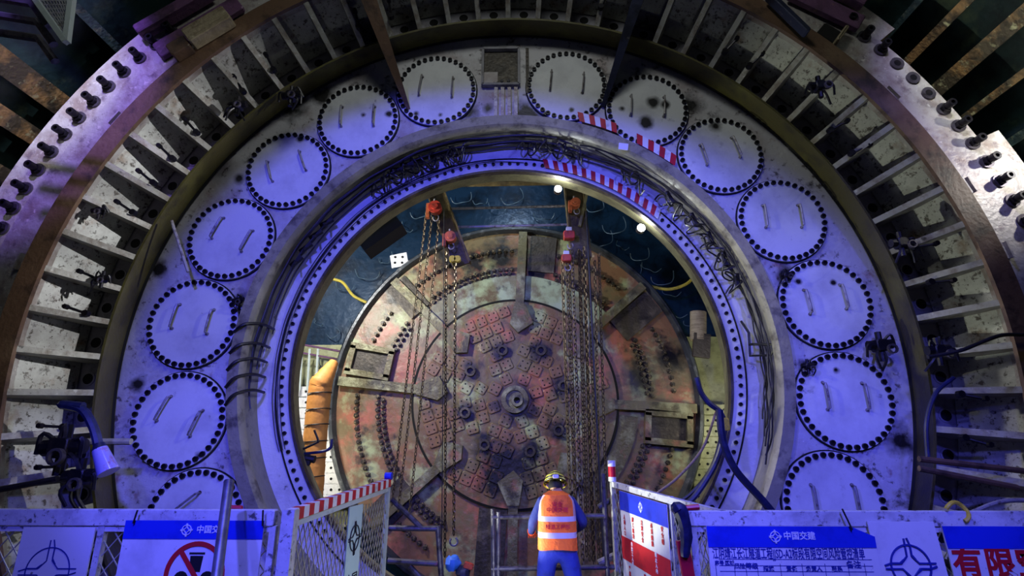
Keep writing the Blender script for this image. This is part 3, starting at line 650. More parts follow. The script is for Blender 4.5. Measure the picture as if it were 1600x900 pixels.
# ------------------------------------------------------------------ lamps in the opening
for (u, v, r, lb, e) in [(872, 295, .052, 'bright round white lamp at the top of the opening near the right hoist', 26), (1002, 356, .055, 'bright round white lamp at the upper right inside the opening', 26), (1130, 517, .025, 'tiny white lamp at the right edge of the opening', 8)]:
    c = atv(u, v, .74); t = thing('work_lamp', lb, 'lamp', c)
    b = B(); b.disc((c.x, c.z), r, c.y-.01, c.y+.02, 20); b.build('lit_lens', 'lampwhite' if r > .04 else 'lampsmall', t)
    b = B(); b.disc((c.x, c.z), r*1.15, c.y, c.y+.09, 20, r*1.02); b.build('housing', 'bucket', t)
    d = c.normalized(); b = B(); b.cyl(c+Vector((0, .06, 0)), Vector((c.x*1.04, 1.0, c.z*1.04)), .02, 6); b.build('bracket', 'pipe', t)
    light('lamp_glow', 'POINT', c+Vector((0, -.12, 0)), e, (.85, .93, 1), None, .05)

# ------------------------------------------------------------------ hoist gantry and chains
t = thing('hoist_gantry', 'brown steel gantry with two hanging beams and cross pipes at the top of the opening', 'gantry', tuple(atv(790, 300, 2.6)))
for pa, pb, w_ in (((674, 282), (722, 415), .32), ((895, 282), (908, 405), .34)):
    a, c = atv(*pa, 2.6), atv(*pb, 2.6); d = c-a
    b = B(); rot = (0, math.atan2(d.x, d.z), 0); b.box((a+c)/2, (w_, .05, d.length), rot)
    for s_ in (-1, 1): b.box((a+c)/2+Euler(rot).to_matrix() @ Vector((s_*w_/2, 0, 0)), (.03, .2, d.length), rot)
    b.build('hanging_beam', 'gantry', t, smooth=False)
for v, dv in ((326, -4), (355, -4)):
    b = B(); b.cyl(atv(700, v, 2.65), atv(886, v+dv, 2.65), .026, 8); b.build('cross_pipe', 'handle', t)
b = B(); b.cyl(atv(690, 288, 2.6), atv(905, 284, 2.6), .06, 8); b.build('top_beam', 'gantry', t)
b = B(); b.box(atv(912, 325, 2.5), (.05, .06, .75), (0, rad(14), 0)); b.build('side_brace', 'cream', t)
def chain(p0, p1, r=.022, wire=.007, mt='chain', lb='', nlink=None, sag=0, grp=None, name='hoist_chain'):
    p0, p1 = Vector(p0), Vector(p1); L_ = (p1-p0).length; pitch = r*2.7; n = max(2, int(L_/pitch))
    b = B(); d = (p1-p0).normalized(); a = d.orthogonal().normalized(); c = d.cross(a)
    for i in range(n):
        o = p0.lerp(p1, (i+.5)/n)+Vector((0, 0, -sag*sin(pi*(i+.5)/n))); s_ = a if i % 2 else c; pts = []
        for k in range(8):
            q = 2*pi*k/8; pts.append(o+d*(cos(q)*r*1.65)+s_*(sin(q)*r*.9))
        b.tube(pts, wire, 3, True)
    return b.build(name, mt, label=lb, cat='chain', group=grp)
ch_l = [((697, 372), (695, 870), 'straight dark hoist chain hanging from the left red hoist'), ((712, 400), (709, 836), 'straight hoist chain with a hook on its end, right of the left hoist')]
for (a, c, lb) in ch_l: chain(atv(*a, 2.4), atv(*c, 2.4), .024, .010, 'chain', lb)
for i, (a, c) in enumerate([((668, 318), (612, 790)), ((676, 330), (622, 800)), ((686, 345), (640, 800))]):
    chain(atv(*a, 2.5), atv(*c, 2.3), .022, .009, 'chainbrown', ['leftmost slanting chain running down from the upper left hoist wheel', 'middle slanting chain running down from the upper left hoist wheel', 'rightmost slanting chain left of the red hoist'][i])
xs = [884, 889, 894, 900, 905, 911, 916, 920, 926, 931, 937]
for i, u in enumerate(xs):
    chain(atv(u-rng.uniform(0, 8), 395+rng.uniform(-12, 14), 2.35+.04*(i % 3)), atv(u+10+rng.uniform(-3, 4), 890-rng.uniform(0, 30), 2.35+.04*(i % 3)), .026, .011, 'chainbrown', '%s chain from the left in the muddy bundle under the right hoist beam' % ORD[i], grp='chain bundle under the right hoist')
for (u, lb, m) in ((944, 'dark thick wire rope right of the hoist chain bundle', 'black'), (690, 'dark wire rope left of the straight hoist chains', 'black')):
    b = B(); b.cyl(atv(u-28 if u > 900 else u+4, 330, 2.3), atv(u, 880, 2.3), .02 if u > 900 else .008, 6); b.build('wire_rope', m, label=lb, cat='rope')
def hoist(u, v, mt, lb, s=1.0, wheel=True):
    c = atv(u, v, 2.35); t = thing('chain_hoist', lb, 'hoist', c)
    b = B()
    if wheel: b.disc((c.x, c.z), .12*s, c.y-.07, c.y+.07, 20, .05*s); b.disc((c.x, c.z), .06*s, c.y-.1, c.y+.1, 12)
    else: b.box(c, (.2*s, .14, .15*s), bev=.02)
    b.build('housing', mt, t)
    b = B(); b.box(c+Vector((-.13*s if wheel else 0, 0, -.06 if wheel else .11*s)), (.06, .1, .28*s) if wheel else (.1, .08, .08)); b.build('side_plate', 'orangep' if wheel else 'signwhite', t)
    b = B(); b.tube([c+Vector((.02+.05*cos(q), 0, -.2*s+.06*sin(q))) for q in [(-3.6+4.6*k/10) for k in range(11)]], .013, 6); b.build('hook', 'handle', t)
    b = B(); b.tube([c+Vector((-.02, 0, .12*s+.06*k/3)) for k in range(4)], .018, 6); b.build('hanger', 'handle', t)
hoist(680, 325, 'redpaint', 'round red chain hoist at the upper left end of the gantry')
hoist(704, 371, 'orangep', 'orange-red chain hoist below the upper left one', .85)
hoist(899, 318, 'orangep', 'rusty orange hoist wheel at the top of the right hanging beam', .75)
hoist(889, 368, 'redpaint', 'boxy red and white hoist block, upper of two on the right beam', 1., False)
hoist(885, 404, 'redpaint', 'boxy red and white hoist block, lower of two on the right beam', .85, False)
b = B()
for dx in (-.045, .045): b.disc((at(711, 405, 2.3)[0]+dx, at(711, 405, 2.3)[1]), .06, 2.26, 2.34, 12)
b.build('yellow_hook_block', 'yellow', label='small yellow double pulley under the orange left hoist', cat='pulley')
b = B(); c = atv(709, 846, 2.4); b.tube([c+Vector((.06*cos(q), 0, .06*sin(q))) for q in [(-3.9+5.0*k/12) for k in range(13)]], .017, 6); b.build('load_hook', 'handle', label='steel hook at the bottom end of the straight hoist chain', cat='hook')

# ------------------------------------------------------------------ cables on the drum
def drum_cable(a0, a1, R, Y, r, amp, lb, mt='cable', n=70, ph=0, grp=None):
    pts = []
    for k in range(n+1):
        a = a0+(a1-a0)*k/n
        pts.append(P(R+amp*sin(k*.37+ph)+amp*.5*sin(k*.8+ph*2), a, Y+amp*2.2*cos(k*.31+ph)))
    b = B(); b.tube(pts, r, 5); return b.build('cable', mt, label=lb, cat='cable', group=grp)
G = 'cables clipped around the drum wall'
for i in range(7):
    drum_cable(-100+i*3, 8+i*4, 3.31+.02*(i % 3), .12+.06*i, .011, .012, 'thin black cable on the left drum wall, %s inward from the lip' % ORD[i], ph=i, grp=G)
for i in range(6):
    drum_cable(18+i*2, 112-i*2, 3.30+.02*(i % 3), .1+.06*i, .011, .016, 'thin black cable on the right drum wall, %s inward from the lip' % ORD[i], ph=i*2, grp=G)
for i in range(4): drum_cable(-110, -20+i*8, 3.2-.03*i, .535, .006, .005, 'hair-thin dark line on the left inner flange face, %s inward' % ORD[i], ph=i, grp=G)
for i, a0 in enumerate((-39, -35, -31, -27, -24, -20, -17, 2, 8, 14, 30, 42, 49, 55, 60, 66)):   # tangles
    pts = []
    for k in range(16): pts.append(P(3.24+.09*sin(k*1.4+i), a0+k*.42+1.6*sin(k*.9+i*2), .34+.14*cos(k*1.1+i)))
    b = B(); b.tube(cat_pts(pts, 3), .012, 5); b.build('cable_tangle', 'cable', label='tangled black cable on the upper drum wall, %s clockwise from the left' % ORD[i], cat='cable', group='tangled cable ends on the drum wall')
for i, a in enumerate((-96, -92.5, -89, -85.5, -81)):   # straps on left
    b = B(); b.tube(cat_pts([P(3.50, a-3, -.10), P(3.38, a-1.2, -.12), P(3.28, a, .12), P(3.3, a+.2, .5)], 5), .02, 6); b.build('hose_strap', 'cable', label='short black hose bowed across the left drum wall, %s from the bottom' % ORD[i], cat='hose', group='short bowed hoses on the left drum wall')
for i, a in enumerate((-64, -60, -56, -52, -30, -27, 14, 44, 52, 58, 64, 70)):
    b = B(); b.box(P(3.3, a, .3), (.2, .06, .05), (0, rad(a+20), 0)); b.cyl(P(3.3, a, .3), P(3.22, a-1, .12), .014, 6); b.build('cable_clip', 'cable', smooth=False, label='small black bracket clip on the drum wall, %s clockwise from the left' % ORD[i], cat='bracket', group='black bracket clips on the drum wall')
t = thing('cable_bracket', 'black rectangular cable bracket on the right drum wall', 'bracket', tuple(atv(1180, 540, .3)))
b = B(); b.tube([atv(1158, 502, .5), atv(1170, 520, .4), atv(1172, 556, .4), atv(1204, 555, .2), atv(1212, 540, .1)], .018, 6); b.tube([atv(1170, 538, .4), atv(1222, 538, .0)], .018, 6); b.build('frame', 'cable', t)
# striped tapes
def tape(a0, a1, R0, R1, Y0, Y1, n, lb, slant=.8):
    b = B()
    for k in range(n):
        b.mi = k % 2; s0, s1 = k/n, (k+1)/n
        for (s, e) in ((s0, s1),):
            aa, ab = a0+(a1-a0)*s, a0+(a1-a0)*e
            sl = slant*(a1-a0)/n
            v = [P(R1, aa, Y1), P(R1, ab, Y1), P(R0, ab+sl, Y0), P(R0, aa+sl, Y0)]
            b.add(v+[q+Vector((0, .006, 0)) for q in v], [(0, 1, 2, 3), (7, 6, 5, 4), (0, 4, 5, 1), (2, 6, 7, 3), (1, 5, 6, 2), (3, 7, 4, 0)])
    b.build('barrier_tape', ['tapered', 'tapewhite'], smooth=False, label=lb, cat='tape')
tape(15.5, 24.5, 3.52, 3.66, -.11, -.11, 7, 'red and white striped tape on the drum lip below the upper right covers')
tape(29.5, 39.5, 3.50, 3.64, -.11, -.11, 7, 'short red and white striped tape right of the blue cloth tag on the drum lip')
tape(9, 44, 3.05, 3.19, .53, .53, 26, 'long red and white striped tape along the inner flange at the upper right')
b = B(); b.box(atv(974, 229, -.15), (.13, .01, .1), (0, rad(8), 0)); b.build('cloth_tag', 'tapewhite', smooth=False, label='small pale tag between the two striped tapes on the drum lip', cat='tag')

# ------------------------------------------------------------------ hoses at right of opening, rope, pipes
for pts_, r, m, lb, Y in [
  ([(1088, 590), (1095, 612), (1108, 630), (1126, 645), (1132, 672), (1120, 720), (1090, 770), (1060, 800)], .035, 'bluehose', 'thick blue-black hose bundle sagging at the right of the opening', .2),
  ([(1124, 640), (1130, 690), (1150, 735), (1190, 780), (1215, 810)], .045, 'bluehose', 'thick dark hose running down right from the opening edge', -.1),
  ([(1132, 660), (1112, 730), (1075, 775), (1040, 790)], .025, 'cable', 'thin black hose below the thick hose bundle right of the opening', .3),
  ([(1120, 640), (1098, 700), (1060, 745), (1025, 772)], .016, 'rope', 'tan rope slanting down left from the hose bundle right of the opening', .3),
  ([(130, 635), (95, 632), (128, 640), (146, 668), (156, 706)], .045, 'bluehose', 'dark blue hose arching over the left ribs to a glass lamp', -1.1),
  ([(1490, 590), (1462, 615), (1448, 660), (1450, 720)], .022, 'bluehose', 'thin curved pipe beside the right olive ring', -.9),
  ([(1600, 523), (1560, 525), (1500, 548), (1450, 558)], .02, 'cable', 'thin black pipe crossing the brown rim at the right', -1.1),
  ([(1520, 800), (1560, 785), (1600, 782), (1650, 790)], .02, 'handle', 'pale hose lying above the right end of the barrier', -1.5),
  ]:
    b = B(); b.tube(cat_pts([atv(u, v, Y) for u, v in pts_], 7), r, 8); b.build('hose' if 'pe' not in lb.split()[0:3] else 'hose', m, label=lb, cat='rope' if 'rope' in lb else 'hose')
b = B(); c = atv(1133, 663, .2); b.box(c, (.09, .08, .16), bev=.02); b.build('yellow_clamp', 'yellow', label='small yellow clamp beside the hose bundle at the right of the opening', cat='clamp')
c0, c1 = atv(156, 702, -1.1), atv(170, 738, -1.1)
t = thing('hanging_lamp', 'unlit glass lamp hanging from a dark blue hose over the left ribs', 'lamp', tuple(c1))
b = B(); b.cyl(c0, c1, .07, 14, .1); b.build('glass', 'glass', t); b = B(); b.cyl(c0+Vector((-.02, 0, .06)), c0, .045, 12, .07); b.build('cap', 'bluehose', t)
# loose rods and steel bars
for pa, pb, r, m, lb, Y in [((268, 345), (294, 425), .02, 'handle', 'thin pale rod leaning beside the fourth left cover', -.5),
    ((130, 690), (205, 690), .035, 'rib', 'short pale bar poking across the left olive ring', -.6),
    ((1436, 717), (1600, 736), .03, 'brown', 'upper of two slim steel bars at the lower right ribs', -.95),
    ((1436, 732), (1590, 762), .03, 'brown', 'lower of two slim steel bars at the lower right ribs', -.95),
    ((20, 762), (135, 742), .022, 'cable', 'black rod lying across the lower left ribs', -1.05),
    ((0, 765), (90, 748), .03, 'cable', 'thicker black rod at the lower left picture edge', -1.15)]:
    b = B(); b.cyl(atv(*pa, Y), atv(*pb, Y), r, 8); b.build('steel_rod', m, label=lb, cat='rod')
def valve(u, v, Y, lb, s=1.0, seed=0):
    r_ = random.Random(seed); c = atv(u, v, Y); t = thing('hydraulic_valve', lb, 'valve', c)
    b = B(); b.cyl(c+Vector((-.12*s, 0, 0)), c+Vector((.12*s, 0, .02)), .05*s, 10); b.cyl(c+Vector((0, 0, -.16*s)), c+Vector((0, 0, .14*s)), .03*s, 8); b.box(c, (.12*s, .12*s, .12*s), bev=.02); b.build('body', 'boltdark', t)
    for k in range(4):
        a = r_.uniform(0, 6.3); q = c+Vector((cos(a), -.3, sin(a)))*.14*s
        b = B(); b.tube(cat_pts([c, q, q+Vector((r_.uniform(-.1, .1), .05, -.12*s))], 4), .014*s, 5); b.build('pipe_stub', 'cable', t)
    b = B(); b.disc((c.x+.05*s, c.z-.05*s), .05*s, c.y-.12*s, c.y-.09*s, 12, .035*s); b.build('hand_wheel', 'washer', t)
valve(1375, 540, -.15, 'black hydraulic valve cluster between the two lower right covers', 1.2, 1)
valve(1408, 380, -.7, 'dark valve with a lever on the right ribs below the green-tinted bay', 1.0, 2)
valve(1466, 548, -.9, 'dark valve on the lower right ribs beside a crossing pipe', 1.0, 3)
valve(100, 700, -1.0, 'large black valve assembly on the lower left ribs', 1.7, 4)
valve(125, 745, -1.0, 'black valve beside the sprung rod at the lower left', 1.3, 5)
valve(1280, 135, -1.0, 'dark valve on the upper right ribs under the notch', 1.0, 6)
valve(160, 436, -.7, 'small clamp valve on the left ribs, upper of two', .7, 7)
valve(155, 330, -.8, 'black hooked clamp on the upper left rib edge', .7, 8)
valve(455, 150, -.6, 'dark valve at the soot-blackened corner of the upper left olive ring', 1.0, 9)
valve(372, 165, -.8, 'dark fitting hanging on the upper left rib ends', .9, 10)
valve(1262, 572, -.1, 'small black fitting above the second lowest right cover', .6, 11)
valve(1228, 430, -.1, 'black fitting on the plate left of the scribbled cover', .6, 12)
valve(372, 470, -.1, 'small black fitting right of the third left cover', .6, 13)

# ------------------------------------------------------------------ fences
FY = -2.2; FT = -1.52
def diamond(b, x0, x1, z0, z1, step, ang, wire, y=0):
    """two families of crossing straight wires clipped to the rectangle"""
    for sgn in (-1, 1):
        k = ang; d = (z1-z0)/k
        x = x0-d
        while x < x1+d:
            # line: z from z0 at x to z1 at x+sgn*d
            xa, za, xb, zb = x, z0, x+sgn*d, z1
            def clip(xa, za, xb, zb):
                t0, t1 = 0., 1.
                dx = xb-xa
                for lo, hi in ((x0, x1),):
                    if abs(dx) < 1e-9: return None
                    ta, tb = (lo-xa)/dx, (hi-xa)/dx
                    if ta > tb: ta, tb = tb, ta
                    t0, t1 = max(t0, ta), min(t1, tb)
                if t1-t0 < .01: return None
                return (xa+dx*t0, za+(zb-za)*t0, xa+dx*t1, za+(zb-za)*t1)
            c = clip(xa, za, xb, zb)
            if c: b.cyl((c[0], y+sgn*wire*.5, c[1]), (c[2], y+sgn*wire*.5, c[3]), wire, 4, cap=False)
            x += step
def px(u, v=860): return at(u, v, FY)[0]
# left front barrier
t = thing('site_barrier', 'long white barrier panel with mesh and boards in front of the left covers', 'barrier', (-3.3, FY, -2.9))
xl, xr = -5.2, px(432, 800)
b = B(); b.box(((xl+xr)/2, FY, FT-.06), (xr-xl, .07, .12), bev=.01); b.build('top_rail', 'fence', t)
b = B(); b.box(((xl+xr)/2, FY+.0, FT-.145), (xr-xl, .04, .035)); b.build('under_rail', 'fence', t)
for u in (155, 424): b = B(); b.box((px(u), FY, (FT-2.9)/2-.06), (.05, .05, 2.9+FT-.12)); b.build('stile', 'fence', t)
b = B(); diamond(b, xl, xr-.03, -2.9, FT-.14, .125, 1.25, .005, FY); b.build('wire_mesh', 'mesh', t, kind='stuff')
b = B(); b.box(((xl+xr)/2, FY, -2.86), (xr-xl, .05, .06)); b.build('bottom_rail', 'fence', t)
b = B(); b.box((px(448, 860), FY, -2.15), (.1, .1, 1.26)); b.build('barrier_post', 'fence', smooth=False, label='stained white post between the left barrier and the left gate', cat='post')
# logo board left
def emblem(b, c, r, y, wire):
    """four-pointed interlocking compass mark inside a circle"""
    cx, cz = c
    b.tube([(cx+r*cos(q), y, cz+r*sin(q)) for q in [2*pi*k/40 for k in range(40)]], wire, 4, True)
    for k in range(4):
        R_ = Matrix.Rotation(-k*pi/2, 3, 'Y'); f = lambda x, z: Vector((cx, y, cz))+R_ @ Vector((x*r, 0, z*r))
        b.tube([f(-.13, 1.3), f(-.13, .45), f(-.45, .13), f(-1.0, .13)], wire, 4)
        b.tube([f(.02, 1.32), f(.12, 1.0), f(.12, .55), f(.3, .3)], wire, 4)
def board(u0, u1, z1, z0, y, mt='signwhite'):
    x0, x1 = px(u0), px(u1); b = B(); b.box(((x0+x1)/2, y, (z0+z1)/2), (x1-x0, .012, z1-z0)); return b, x0, x1
SY = FY-.05
t = thing('emblem_board', 'white board with a thin blue circle-and-cross emblem, left barrier', 'board', (px(95), SY, -2.7))
b, x0, x1 = board(38, 150, FT-.13, -2.7, SY); b.build('board', 'signwhite', t, smooth=False)
b = B(); emblem(b, (px(90), at(90, 893, SY)[1]), .17, SY-.008, .005); b.build('emblem', 'inkblue', t)
# prohibition sign
t = thing('prohibition_sign', 'white sign with blue band and red crossed circle on the left barrier', 'sign', (px(308), SY-.02, -2.7))
y = SY-.015
b, x0, x1 = board(198, 414, FT-.13, -2.7, y); b.build('board', 'signwhite', t, smooth=False)
zt = at(300, 813, y)[1]; zb = at(300, 842, y)[1]
b = B(); b.box(((x0+x1)/2, y-.008, (zt+zb)/2), (x1-x0, .004, zt-zb)); b.build('blue_band', 'signblue', t, smooth=False)
cx, cz = at(303, 898, y-.01)
b = B(); b.disc((cx, cz), .232, y-.012, y-.008, 48, .198); b.box((cx, y-.0105, cz), (.035, .004, .42), (0, rad(-38), 0)); b.build('prohibition_ring', 'inkred', t, smooth=False)
b = B(); yy = y-.0095
b.prism([(cx-.05, cz+.13), (cx+.05, cz+.13), (cx+.04, cz+.02), (cx-.04, cz+.02)], yy, yy+.002); b.box((cx, yy, cz+.148), (.12, .003, .012)); b.disc((cx-.1, cz-.03), .055, yy, yy+.002, 14); b.disc((cx+.1, cz-.03), .055, yy, yy+.002, 14); b.box((cx, yy, cz-.06), (.16, .003, .1)); b.build('pictogram', 'inkblack', t, smooth=False)
lx, lz = at(292, 828, y-.01)
b = B(); emblem(b, (lx, lz), .036, y-.014, .0035); b.build('emblem', 'inkwhite', t)
def wl(s, size, mt, t, u, v, yy, bold=.0, spacing=1.0):
    x, z = at(u, v, yy); o = lettering(s, size, mt, t, (x-t.location.x, yy-t.location.y, z-t.location.z), bold=bold, spacing=spacing); return o
wl('中国交建', .06, 'inkwhite', t, 331, 828, y-.012, .001)
# leaning pole
b = B(); p0, p1 = atv(358, 752, -2.5), atv(335, 930, -2.9); b.cyl(p0, p1, .036, 14); b.build('leaning_pole', 'greypole', label='grey pole leaning in front of the left prohibition sign', cat='pole')
b = B(); b.cyl(atv(378, 794, FY+.1), atv(352, 793, FY+.1), .02, 8); b.build('red_rag', 'tapered', label='red strip lying on the left barrier rail behind the leaning pole', cat='strip')

# right front barrier
t = thing('site_barrier', 'long white barrier panel carrying two blue-topped signs at the lower right', 'barrier', (3.3, FY, -2.9))
xl, xr = px(1060, 800), 5.2
b = B(); b.box(((xl+xr)/2, FY, FT-.055), (xr-xl, .07, .11), bev=.01); b.build('top_rail', 'fence', t)
b = B(); b.box(((xl+xr)/2, FY, FT-.135), (xr-xl, .04, .035)); b.build('under_rail', 'fence', t)
for u in (1085, 1362): b = B(); b.box((px(u), FY, (FT-2.9)/2-.06), (.05, .05, 2.9+FT-.12)); b.build('stile', 'fence', t)
b = B(); diamond(b, xl, xr, -2.9, FT-.14, .125, 1.25, .005, FY); b.build('wire_mesh', 'mesh', t, kind='stuff')
b = B(); b.box(((xl+xr)/2, FY, -2.86), (xr-xl, .05, .06)); b.build('bottom_rail', 'fence', t)
# notice sign
y = FY-.06
t = thing('notice_sign', 'white notice board with dark blue band and a table of small print, right barrier', 'sign', (px(1230), y, -2.7))
x0, x1 = px(1103), px(1362); zt = at(1200, 822, y)[1]; zb = at(1200, 855, y)[1]
b = B(); b.prism([(x0, -2.7), (x1, -2.7), (x1, zt-.07), (x1-.17, zt), (x0, zt)], y-.006, y+.006); b.build('board', 'signwhite', t, smooth=False)
b = B(); b.prism([(x0, zb), (x1, zb), (x1, zt-.07), (x1-.17, zt), (x0, zt)], y-.011, y-.0065); b.build('blue_band', 'signblue', t, smooth=False)
lx, lz = at(1210, 838, y); b = B(); emblem(b, (lx, lz), .036, y-.015, .0035); b.build('emblem', 'inkwhite', t)
wl('中国交建', .06, 'inkwhite', t, 1249, 838, y-.0125, .001)
o = wl('江阴靖江长江隧道工程JJSD-A2标段有限空间风险管控清单', .085, 'inkblue', t, 1232, 866, y-.008, .0008)
wd = o.dimensions.x if o.dimensions.x > 0 else 1; bb = [v.co.x for v in o.data.vertices]; wd = max(bb)-min(bb)
o.scale = (1.13/wd, 1.0, 1)
b = B(); yy = y-.0075
for v in (874, 884, 893, 904): zz = at(1230, v, yy)[1]; b.box(((x0+x1)/2+.01, yy, zz), (x1-x0-.12, .002, .0035))
for u in (1119, 1148, 1166, 1184, 1220, 1254, 1290, 1326, 1352): xx, zz = at(u, 890, yy); b.box((xx, yy, zz-.07), (.0035, .002, .22))
b.build('table_grid', 'inkblue', t, smooth=False)
for s_, u, v, sz in (('序号', 1124, 880, .035), ('区域', 1140, 880, .035), ('风险', 1156, 885, .04), ('等级', 1175, 885, .045), ('措施', 1201, 889, .04), ('责任', 1237, 889, .04), ('负责人', 1272, 889, .04), ('联系', 1308, 889, .04), ('备注', 1334, 883, .055)): wl(s_, sz, 'inkblue', t, u, v, y-.008, .001)
# emblem board right
t = thing('emblem_board', 'white board with bold blue circle-and-cross emblem between the right signs', 'board', (px(1413), SY, -2.7))
x0, x1 = px(1360), px(1470); b = B(); zt = at(1400, 815, SY)[1]; b.prism([(x0-.02, zt), (x0+.06, -2.7), (x1+.03, -2.7), (x1-.05, zt)], SY-.006, SY+.006); b.build('board', 'signwhite', t, smooth=False)
b = B(); emblem(b, at(1422, 884, SY), .145, SY-.01, .008); b.build('emblem', 'inkblue', t)
# limited space sign
y = FY-.07
t = thing('warning_sign', 'white sign with blue band and big red characters at the lower right corner', 'sign', (px(1545), y, -2.7))
x0, x1 = px(1468), px(1700); zt = at(1560, 822, y)[1]; zb = at(1560, 857, y)[1]
b = B(); b.prism([(x0, zt), (x0+.05, -2.7), (x1, -2.7), (x1, zt)], y-.006, y+.006); b.build('board', 'signwhite', t, smooth=False)
b = B(); b.prism([(x0, zt), (x0+.012, zb), (x1, zb), (x1, zt)], y-.011, y-.0065); b.build('blue_band', 'signblue', t, smooth=False)
for s_, u in (('有', 1513), ('限', 1563), ('空', 1612)): wl(s_, .22, 'inkred', t, u, 882, y-.009, .006)
b = B(); c = atv(1494, 800, FY-.03); b.tube([c+Vector((.085*cos(q), .02*sin(q*2), .07*sin(q))) for q in [(-1.1+3.9*k/14) for k in range(15)]], .016, 8); b.build('yellow_ring', 'yellow', label='yellow cable loop hooked over the right barrier rail', cat='loop')
for pa, pb, lb in (((1316, 795), (1332, 828), 'black cable tie through the corner of the notice board'), ((215, 797), (208, 818), 'black cable tie on the left barrier rail above the prohibition sign'), ((411, 797), (410, 822), 'black cable tie on the rail beside the left gate post')):
    b = B(); b.cyl(atv(*pa, FY-.08), atv(*pb, FY-.09), .007, 5); b.build('cable_tie', 'cable', label=lb, cat='cable tie')

# side gates
def gate_frame(name, A, Bp, label):
    """A near top corner, B far top corner; returns thing with local x along the gate, z up"""
    A, Bp = Vector(A), Vector(Bp); d = Bp-A; L_ = math.hypot(d.x, d.y)
    t = thing(name, label, 'gate', (A.x, A.y, -2.9), (0, 0, math.atan2(d.y, d.x)), absolute=False)
    return t, L_, A.z+2.9, Bp.z+2.9
A = atv(452, 798, FY); A.z = FT
x_, z_ = at(607, 748, .2); Bp = Vector((x_, .2, z_))
t, L_, hA, hB = gate_frame('mesh_gate', A, Bp, 'white mesh gate panel with red and white top band, left of the walkway')
sl = math.atan2(hB-hA, L_)
hz = lambda s: hA+(hB-hA)*s/L_
b = B(); b.box((L_/2, 0, (hA+hB)/2-.12), (L_, .04, .045), (0, -sl, 0)); b.build('top_frame', 'gateframe', t)
b = B(); b.box((0, 0, hA/2-.05), (.06, .05, hA-.1)); b.build('stile', 'gateframe', t)
b = B(); b.box((L_, 0, hB/2-.05), (.05, .05, hB-.1)); b.build('stile', 'gateframe', t)
b = B(); b.box((L_/2, 0, .1), (L_, .04, .05)); b.build('bottom_frame', 'gateframe', t)
b = B(); diamond(b, 0.03, L_-.03, .1, hA-.12, .085, 1.9, .0045, 0); b.build('wire_mesh', 'gatemesh', t, kind='stuff')
b = B(); b.box((L_*.555, -.03, hz(L_*.5)/2-.07), (.36, .012, hz(L_*.5)-.16)); bd = b.build('logo_board', 'gateboard', t, smooth=False)
b = B(); xq = L_*.555; emblem(b, (xq, hz(xq)-.46), .12, -.042, .006); b.build('emblem', 'inkblack', t)
lettering('中国', .15, 'inkblack', t, (xq, -.04, hz(xq)-.86))
b = B(); n = 26
for k in range(n):
    b.mi = 1 if k % 2 == 0 else 0; s0, s1 = L_*k/n, L_*(k+1)/n
    z0, z1 = hz(s0), hz(s1)
    v = [(s0, -.035, z0-.09), (s1, -.035, z1-.09), (s1, -.035, z1-.0), (s0, -.035, z0-.0)]
    b.add(v+[(x, .035, z) for x, y, z in v], [(0, 1, 2, 3), (7, 6, 5, 4), (0, 4, 5, 1), (2, 6, 7, 3), (1, 5, 6, 2), (3, 7, 4, 0)])
b.build('striped_band', ['tapered', 'tapewhite'], t, smooth=False)
b = B(); b.disc((L_, hB+.03), .045, -.04, .04, 12); b.build('blue_cap', 'signblue', t)
# right gate
A = atv(1128, 800, FY); A.z = FT; x_, z_ = at(957, 752, .2); Bp = Vector((x_, .2, z_))
t, L_, hA, hB = gate_frame('mesh_gate', A, Bp, 'white mesh gate panel tied to the barrier, right of the walkway')
sl = math.atan2(hB-hA, L_)
b = B(); b.box((L_/2, 0, (hA+hB)/2-.03), (L_, .05, .06), (0, -sl, 0)); b.build('top_frame', 'fence', t)
b = B(); b.box((0, 0, hA/2), (.06, .05, hA)); b.build('stile', 'fence', t)
b = B(); b.box((L_, 0, hB/2), (.06, .05, hB)); b.build('stile', 'fence', t)
b = B(); b.box((L_*.36, 0, hB/2), (.04, .04, hB-.1)); b.build('stile', 'fence', t)
b = B(); diamond(b, .03, L_-.03, .1, hA-.05, .085, 1.9, .0045, 0); b.build('wire_mesh', 'mesh', t, kind='stuff')
b = B(); b.cyl((L_, 0, hB), (L_, 0, hB+.17), .045, 12); b.build('taped_post_top', 'tapered', t)
b = B(); b.cyl((L_, 0, hB+.17), (L_, 0, hB+.24), .047, 12); b.cyl((L_, 0, hB+.0), (L_, 0, hB+.05), .047, 12); b.build('post_top_band', 'tapewhite', t)
# sign on right gate (local frame of its own)
g = t
s0, s1 = L_*.365, L_*.86; wS = s1-s0; zc = lambda s: hA+(hB-hA)*s/L_
rotz = g.rotation_euler.z; off = Matrix.Rotation(rotz, 3, 'Z') @ Vector(((s0+s1)/2, 0, 0))
st = thing('site_notice', 'tall notice with blue top and red middle band on the right gate', 'sign', Vector(g.location)+off, (0, 0, rotz+pi), absolute=False)
# after the half turn local x runs back towards the camera, the face looks at -y local
hm = zc((s0+s1)/2)-.07; sh = (zc(s0)-zc(s1))/2
def quad(b, za, zb, y0, y1):
    b.prism([(-wS/2, za-sh), (wS/2, za+sh), (wS/2, zb+sh), (-wS/2, zb-sh)], y0, y1)
